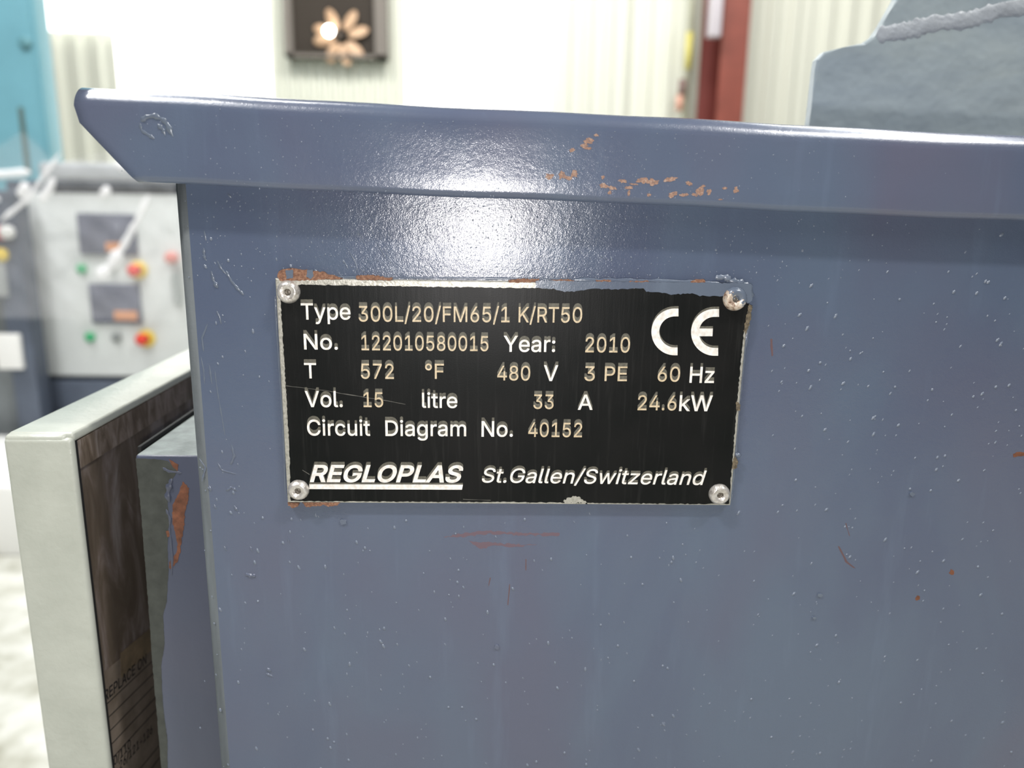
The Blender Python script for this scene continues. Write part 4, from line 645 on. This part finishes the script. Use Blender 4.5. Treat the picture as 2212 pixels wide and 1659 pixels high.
for pts in ([(1618, 655), (1624, 660), (1622, 690), (1612, 722), (1606, 715), (1611, 690)], [(1588, 985), (1594, 1000), (1590, 1012), (1581, 1012), (1583, 995)], [(1590, 868), (1598, 872), (1598, 886), (1590, 888)]):
    flake('crust', pts, -.00002, CRUST, plate, .0001, 1.6, 3)
bead('paint_drop', [(1596, 978), (1592, 988)], .0008, .0003, THICK, plate, .1, 5, .7); bead('paint_drop', [(1597, 872), (1594, 880)], .0005, .0003, THICK, plate, .1, 4, .7)
for pts in ([(600, 597), (604, 586), (614, 581), (640, 580), (664, 584), (700, 588), (712, 594), (735, 598), (740, 602), (640, 606), (606, 606)],
            [(770, 596), (800, 594), (850, 601), (846, 605), (772, 604)], [(1098, 605), (1130, 602), (1166, 603), (1160, 609), (1100, 610)], [(1190, 604), (1230, 603), (1242, 608), (1192, 610)], [(1286, 604), (1318, 604), (1322, 612), (1290, 611)],
            [(1358, 607), (1400, 606), (1402, 611), (1360, 611)], [(1490, 606), (1520, 603), (1522, 610), (1492, 611)],
            [(622, 1084), (648, 1086), (644, 1093), (634, 1095), (624, 1090)], [(654, 1084), (736, 1084), (730, 1089), (712, 1092), (700, 1089), (684, 1092), (664, 1094)]):
    flake('rust_patch', pts, .0006, RUST, plate, .0006, 1.3, 3)
for pts in ([(618, 584), (634, 582), (634, 600), (620, 602)], [(664, 583), (677, 583), (678, 596), (672, 603), (663, 597)]):
    flake('paint_chip', pts, .00045, THICK, plate, .0005, .8, 4)
flake('bare_scrape', [(1216, 1081), (1234, 1073), (1250, 1074), (1262, 1080), (1270, 1087), (1222, 1087)], -.00003, ALU, plate, .00002, 2.4, 3)
SCRM = simple('scratched_print', (.10, .097, .085), .45)
for pts in ([(654, 1015), (668, 1024), (669, 1026), (653, 1016)], [(618, 833), (700, 843), (840, 866), (876, 873), (875, 874), (838, 867), (700, 844), (618, 834)], [(1000, 1078), (1060, 1080), (1060, 1081), (1000, 1079)]):
    flake('light_scratch', pts, -.00003, SCRM, plate, .00002, .5, 12)
DSCR = simple('black_scratch', (.003, .003, .003), .3)
for pts in ([(1508, 664), (1510, 664), (1514, 676), (1512, 677)], [(1515, 663), (1517, 663), (1521, 675), (1519, 676)], [(1519, 770), (1521, 770), (1532, 815), (1530, 815)]):
    flake('dark_scratch', pts, -.00003, DSCR, plate, .00002, .3, 8)
hprof = lambda R, H: [(R * 1.0, -.0002), (R * 1.01, H * .2), (R * .96, H * .48), (R * .86, H * .74), (R * .73, H * .92), (R * .63, H * .97), (R * .5, H * .9), (R * .38, H * .82), (R * .3, H * .76), (R * .26, H * .4), (R * .18, H * .3), (R * .1, H * .38), (0, H * .4)]
for px, py, r, m in ((622, 631, 25, RIV), (1589, 646, 25.5, RIVP), (644, 1060, 22.6, RIV), (1555, 1069, 22.6, RIV)):
    c = P(px, py, -.0008); R = (P(px + r, py, -.0008) - c).length; c.y = 0
    rv = lathe('rivet', hprof(R, .0017), c, RIV if m is RIV else RIVP, plate, 40, .012, hole=(R * .28, HOLE))
    if m is RIVP:
        rv.data.materials.append(THICK)
        for p in rv.data.polygons:
            dx, dz = p.center.x - c.x, p.center.z - c.z
            if dx * .55 + dz * .83 > R * (.12 + .22 * math.sin(dx * 5200) * math.cos(dz * 3900)): p.material_index = 2
    if m is RIVP: rv['label'] = 'rivet spattered with blue paint'
SH = 0.0
def run(s, x0, y0, x1, y1, cap, mat, shear=0.0, off=.006, gh=8.0, wide=None):
    A, B = P(x0, y0, -.0001), P(x1, y1, -.0001); S = (P(x0, y0 - cap, -.0001) - A).length / CAP
    me, lo, hi = text_mesh('lettering', s, shear, off)
    sx = (B - A).length / (hi - lo); ax = (B - A).normalized(); az = Vector((0, 0, 1))
    for v in me.vertices:
        q = A + ax * ((v.co.x - lo) * sx) + az * (v.co.y * S); v.co = (q.x, -.00012, q.z)
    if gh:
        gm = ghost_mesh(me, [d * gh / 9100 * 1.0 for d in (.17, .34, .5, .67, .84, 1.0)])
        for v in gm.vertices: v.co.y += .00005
        link('lettering_ghost', gm, GHOST, plate)
    me.materials.clear()
    return link('lettering', me, mat, plate)
Wt, Tt = WHITE_T, TAN_T
for a in (("Type", 651, 690, 757.5, 690, 34.5, Wt), ("300L/20/FM65/1 K/RT50", 775, 694.5, 1257, 697, 33.5, Tt),
          ("No.", 657, 754.5, 730, 755, 33, Wt), ("122010580015", 781, 756.5, 1055, 758.5, 32.5, Tt), ("Year:", 1087.5, 759.5, 1199, 760, 34, Wt), ("2010", 1264, 761, 1360, 761.5, 33, Tt),
          ("T", 658, 817, 684, 817, 32.5, Wt), ("572", 780, 818, 851, 818.5, 32.5, Tt), ("°F", 918.5, 818, 959, 818.5, 32.5, Tt), ("480", 1074, 821.5, 1145, 822, 31.5, Tt), ("V", 1174, 822.6, 1205, 822.8, 33.5, Wt),
          ("3 PE", 1262, 822.6, 1354, 823.3, 31.5, Tt), ("60", 1420, 824, 1468, 824.5, 32, Tt), ("Hz", 1489, 826.5, 1542, 827, 34, Wt),
          ("Vol.", 659.6, 879, 740.6, 879, 34, Wt), ("15", 785.5, 879.3, 828, 879.5, 32, Tt), ("litre", 911.7, 880.5, 988, 881, 32, Wt), ("33", 1152, 883, 1195.5, 883.5, 31, Tt), ("A", 1248, 884.8, 1280, 885, 32, Wt),
          ("24.6", 1377, 886, 1460.5, 886.5, 32, Tt), ("kW", 1466.6, 887.5, 1537.5, 888, 33.5, Wt),
          ("Circuit", 664, 940.4, 800, 941, 33.5, Wt), ("Diagram", 832.7, 941.4, 1007, 942, 33, Wt), ("No.", 1040, 943, 1107.7, 943, 33, Wt), ("40152", 1140.8, 943.5, 1257, 944.5, 31, Tt)):
    run(*a, off=.007 if a[-1] is Wt else .002)
run("REGLOPLAS", 669, 1040, 1000.5, 1041, 34.5, Wt, .27, .022, 7)
run("St.Gallen/Switzerland", 1041, 1042, 1524.5, 1047.5, 31, Wt, .22, .005, 6)
def plate_poly(pts, mat, nm, dy=-.00012, gh=0):
    bm = bmesh.new(); W = [bm.verts.new(P(x, y, dy)) for x, y in pts]
    for t in tess(pts): bm.faces.new([W[i] for i in t])
    me = bpy.data.meshes.new(nm); bm.to_mesh(me); bm.free()
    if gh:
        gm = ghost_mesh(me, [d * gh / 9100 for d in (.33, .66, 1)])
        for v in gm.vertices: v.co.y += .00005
        link('lettering_ghost', gm, GHOST, plate)
    return link(nm, me, mat, plate)
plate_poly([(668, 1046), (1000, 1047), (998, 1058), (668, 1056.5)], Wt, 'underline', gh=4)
def ce(cx, cy, R, r, ext, bar=None):
    pts = [(cx + ext, cy - R)]
    N = 30
    for k in range(N + 1):
        a = math.pi / 2 + math.pi * k / N; pts.append((cx + R * math.cos(a), cy - R * math.sin(a)))
    pts += [(cx + ext - 2, cy + R), (cx + ext - 2, cy + r)]
    inner = []
    for k in range(N + 1):
        a = math.pi * 1.5 - math.pi * k / N; p = (cx + r * math.cos(a), cy - r * math.sin(a))
        if bar and abs(p[1] - cy) < bar[0]:
            if not inner or inner[-1] != 'bar': inner.append('bar')
            continue
        inner.append(p)
    for p in inner:
        if p == 'bar':
            h = bar[0]; xx = cx - math.sqrt(r * r - h * h); pts += [(xx, cy + h), (bar[1] - 1, cy + h), (bar[1], cy - h), (xx, cy - h)]
        else: pts.append(p)
    pts.append((cx + ext, cy - r))
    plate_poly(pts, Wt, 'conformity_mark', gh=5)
ce(1457.6, 717, 50.5, 33.5, 8); ce(1543.3, 718, 50.5, 33.5, 10, (8.3, 1540))

# ------------------------------------------------------------ bracket beside the cabinet, top bracket behind the lid
bx0 = P(293, 1000, YB).x; bz = P(330, 983, YB).z
br = box('side_bracket', (bx0, YB, -.34), (XL + .0005, .11, bz), BRK, unit, .0008)
br.data.materials.append(GREENG)
box('bracket_gap_shade', (bx0 - .0011, YB + .004, bz - .001), (bx0 - .0001, .10, bz + .0010), MATTBLK, br, .0002)  # black strip standing in for the shadow gap along the bracket
for p in br.data.polygons:
    if p.normal.z > .8: p.material_index = 1
PR = [(293, 990), (340, 992), (362, 996), (372, 1004), (384, 1010), (378, 1026), (368, 1040), (364, 1060), (362, 1085), (366, 1120), (362, 1170), (364, 1240), (360, 1300), (352, 1330), (356, 1390), (348, 1440), (352, 1520), (362, 1600), (362, 1680), (352, 1700), (347, 1640), (330, 1440), (320, 1300), (306, 1120)]
flake('bare_primer', PR, YB, OLIVE, br, .00004, .7, 6)
O_ = lambda L: [(x / 3.317, 750 + y / 3.317) for x, y in L]
flake('rust_patch', O_([(1310, 960), (1355, 1010), (1350, 1080), (1325, 1200), (1318, 1300), (1300, 1380), (1292, 1470), (1270, 1540), (1215, 1590), (1210, 1540), (1268, 1470), (1272, 1400), (1240, 1270), (1235, 1130), (1280, 1050)]), YB, ORANGE, br, .00008, 1.2, 4)
flake('rust_patch', O_([(1210, 805), (1280, 840), (1272, 888), (1240, 860)]), YB, ORANGE, br, .00008, 1, 4)
flake('rust_patch', O_([(1190, 1320), (1215, 1310), (1225, 1355), (1200, 1360)]), YB, ORANGE, br, .00008, 1, 4)
bead('weld', O_([(1160, 860), (1210, 890), (1300, 900)]), .0004, YB, BRK, br, .5, 5, .6)
bead('weld', O_([(1230, 940), (1215, 990), (1200, 1060), (1215, 1110)]), .0007, YB, BRK, br, .5, 4, .6)
bead('weld', O_([(1190, 1160), (1220, 1230), (1215, 1300), (1235, 1500), (1230, 1640)]), .0003, YB, BRK, br, .5, 5, .6)
YH = .085
hp = [(1742, 300), (1752, 240), (1762, 150), (1766, 128), (1780, 112), (1822, 102), (1868, 92), (1888, 78), (1904, 56), (1920, 28), (1936, 0), (1956, -40), (1970, -90), (2420, -90), (2420, 300)]
hq = [P(x, y, YH) for x, y in hp]; zl = min(zt_(hq[0].x), zt_(hq[-1].x)) - .001
hq = [Vector((q.x, YH, max(q.z, zl) if i not in (0, 14) else zl)) for i, q in enumerate(hq)]
hb = prism('top_bracket', [tuple(q) for q in hq], YH, YH + .004, HOUS, unit, .0008, label='pale grey welded bracket standing on the lid')
bead('weld', [(1893, 76), (1960, 66), (2020, 50), (2090, 44), (2160, 22), (2260, 8), (2400, -14)], .0026, YH, HWELD, hb, .22, 10, .13)

# ------------------------------------------------------------ cream cover panel at the left
YP = .012
cxl, cxr = P(8, 960, YP).x, P(156, 960, YP).x; cz = P(80, 940, YP).z; PB = -.62
cov = empty('cover_panel', ((cxl + cxr) / 2, YP, PB), 'cream folded steel cover panel with a brown stained inner side', 'panel')
box('outer_shell', (cxl, YP, PB), (cxr - .0016, .5, cz), CREAM, cov, .0012)
box('outer_edge', (cxl, YP - .0003, PB), (cxr, YP + .0022, cz - .0009), CREAM, cov, .0011)
box('top_fold', (cxl + .0004, YP + .0012, cz - .0022), (cxr, .499, cz + .0003), CREAM, cov, .0009)
XI = cxr - .0012
box('gap_shade_strip', (cxr - .0018, YP + .0018, PB), (cxr - .0004, YP + .0032, cz - .002), MATTBLK, cov)  # thin black box painting the dark of the slot behind the front edge
box('lining', (cxr - .0018, YP + .003, PB), (XI, .49, cz - .003), BROWN, cov)
lipz = PX(168, 1017, XI + .0008).z
box('inner_lip', (cxr - .0017, YP + .003, lipz), (XI + .0008, .49, cz - .0025), BROWN_LIT, cov, .0002)  # raised strip carrying the lighter brown of the lit band
box('stand', (cxl + .001, YP + .02, FZ), (cxr - .003, .46, PB), MATTBLK, cov)
# label stuck slightly askew on the lining
XLb = XI + .0001
a0 = PX(230, 1515, XLb); a1 = PX(325, 1426, XLb); U = (a1 - a0); Lu = U.length; U.normalize(); V = Vector((0, U.z, -U.y))
if V.z > 0: V = -V
top0 = PX(237, 1441, XLb); hv = (top0 - a0).dot(V)
def lab(u, v): return a0 + U * u + V * v
def labpoly(nm, u0, v0, u1, v1, mat, dx):
    bm = bmesh.new(); vs = [lab(u, v) for u, v in ((u0, v0), (u1, v0), (u1, v1), (u0, v1))]
    yc = YP + .0034; out = []
    for p, q in zip(vs, vs[1:] + vs[:1]):   # trim at the front edge of the lining
        if p.y >= yc: out.append(p)
        if (p.y >= yc) != (q.y >= yc): out.append(p + (q - p) * ((yc - p.y) / (q.y - p.y)))
    vs = out; n = len(vs)
    a = [bm.verts.new((XLb + dx, p.y, p.z)) for p in vs]; b = [bm.verts.new((XLb + dx - .00005, p.y, p.z)) for p in vs]
    bm.faces.new(a); bm.faces.new(b[::-1])
    for i in range(n): bm.faces.new((a[i], b[i], b[(i + 1) % n], a[(i + 1) % n]))
    return from_bm(nm, bm, mat, lb or cov)
lb = None
umin = (Vector((XLb, YP + .0034, a0.z)) - a0).dot(U) + .001
lb = labpoly('paper_label', umin - .004, hv, Lu * 2.2, .11, PAPER, .0001)
labpoly('tape', Lu * .3, hv - .0015, Lu * 2.2, hv + .006, TANTAPE, .00014)
r2 = (PX(237, 1546, XLb) - a0).dot(V)
row = abs(r2) * .86
labpoly('ruled_line', umin - .004, .0006, Lu * 2.2, .0009, INK, .00016)
for k in range(1, 12):
    if k in (5, 6): continue
    labpoly('ruled_line', umin - .004, k * row + .0006, Lu * 2.2, k * row + .0009, INK, .00016)
def labtext(s, u0, v0, h, right=None):
    me, lo, hi = text_mesh('printed_text', s, 0, .012); S = h / CAP
    if right is not None: u0 = right - (hi - lo) * S
    for q in me.vertices:
        p = lab(u0 + (q.co.x - lo) * S, v0 - q.co.y * S); q.co = (XLb + .0002, p.y, p.z)
    me.materials.clear(); link('printed_text', me, INK, lb)
hcap = abs((PX(262, 1462, XLb) - PX(262, 1486, XLb)).dot(V)) * .95
labtext("REPLACE ON", -.0015, -.0004, hcap * 1.0)
b0 = PX(281, 1614, XLb); labtext("50/110", 0, (b0 - a0).dot(V), hcap * .85, right=(b0 - a0).dot(U))
b1 = PX(328, 1580, XLb); labtext("20-26/121-126", 0, (PX(264, 1656, XLb) - a0).dot(V), hcap * .85, right=(b1 - a0).dot(U))
print('HQ',[tuple(round(v,3) for v in q) for q in hq], zl, len(hb.data.polygons))
print('CHK', XL, xL, xL2, 'cover', cxl, cxr, 'Lu', Lu, 'row', row, 'hcap', hcap, 'zlid', zt_(0))
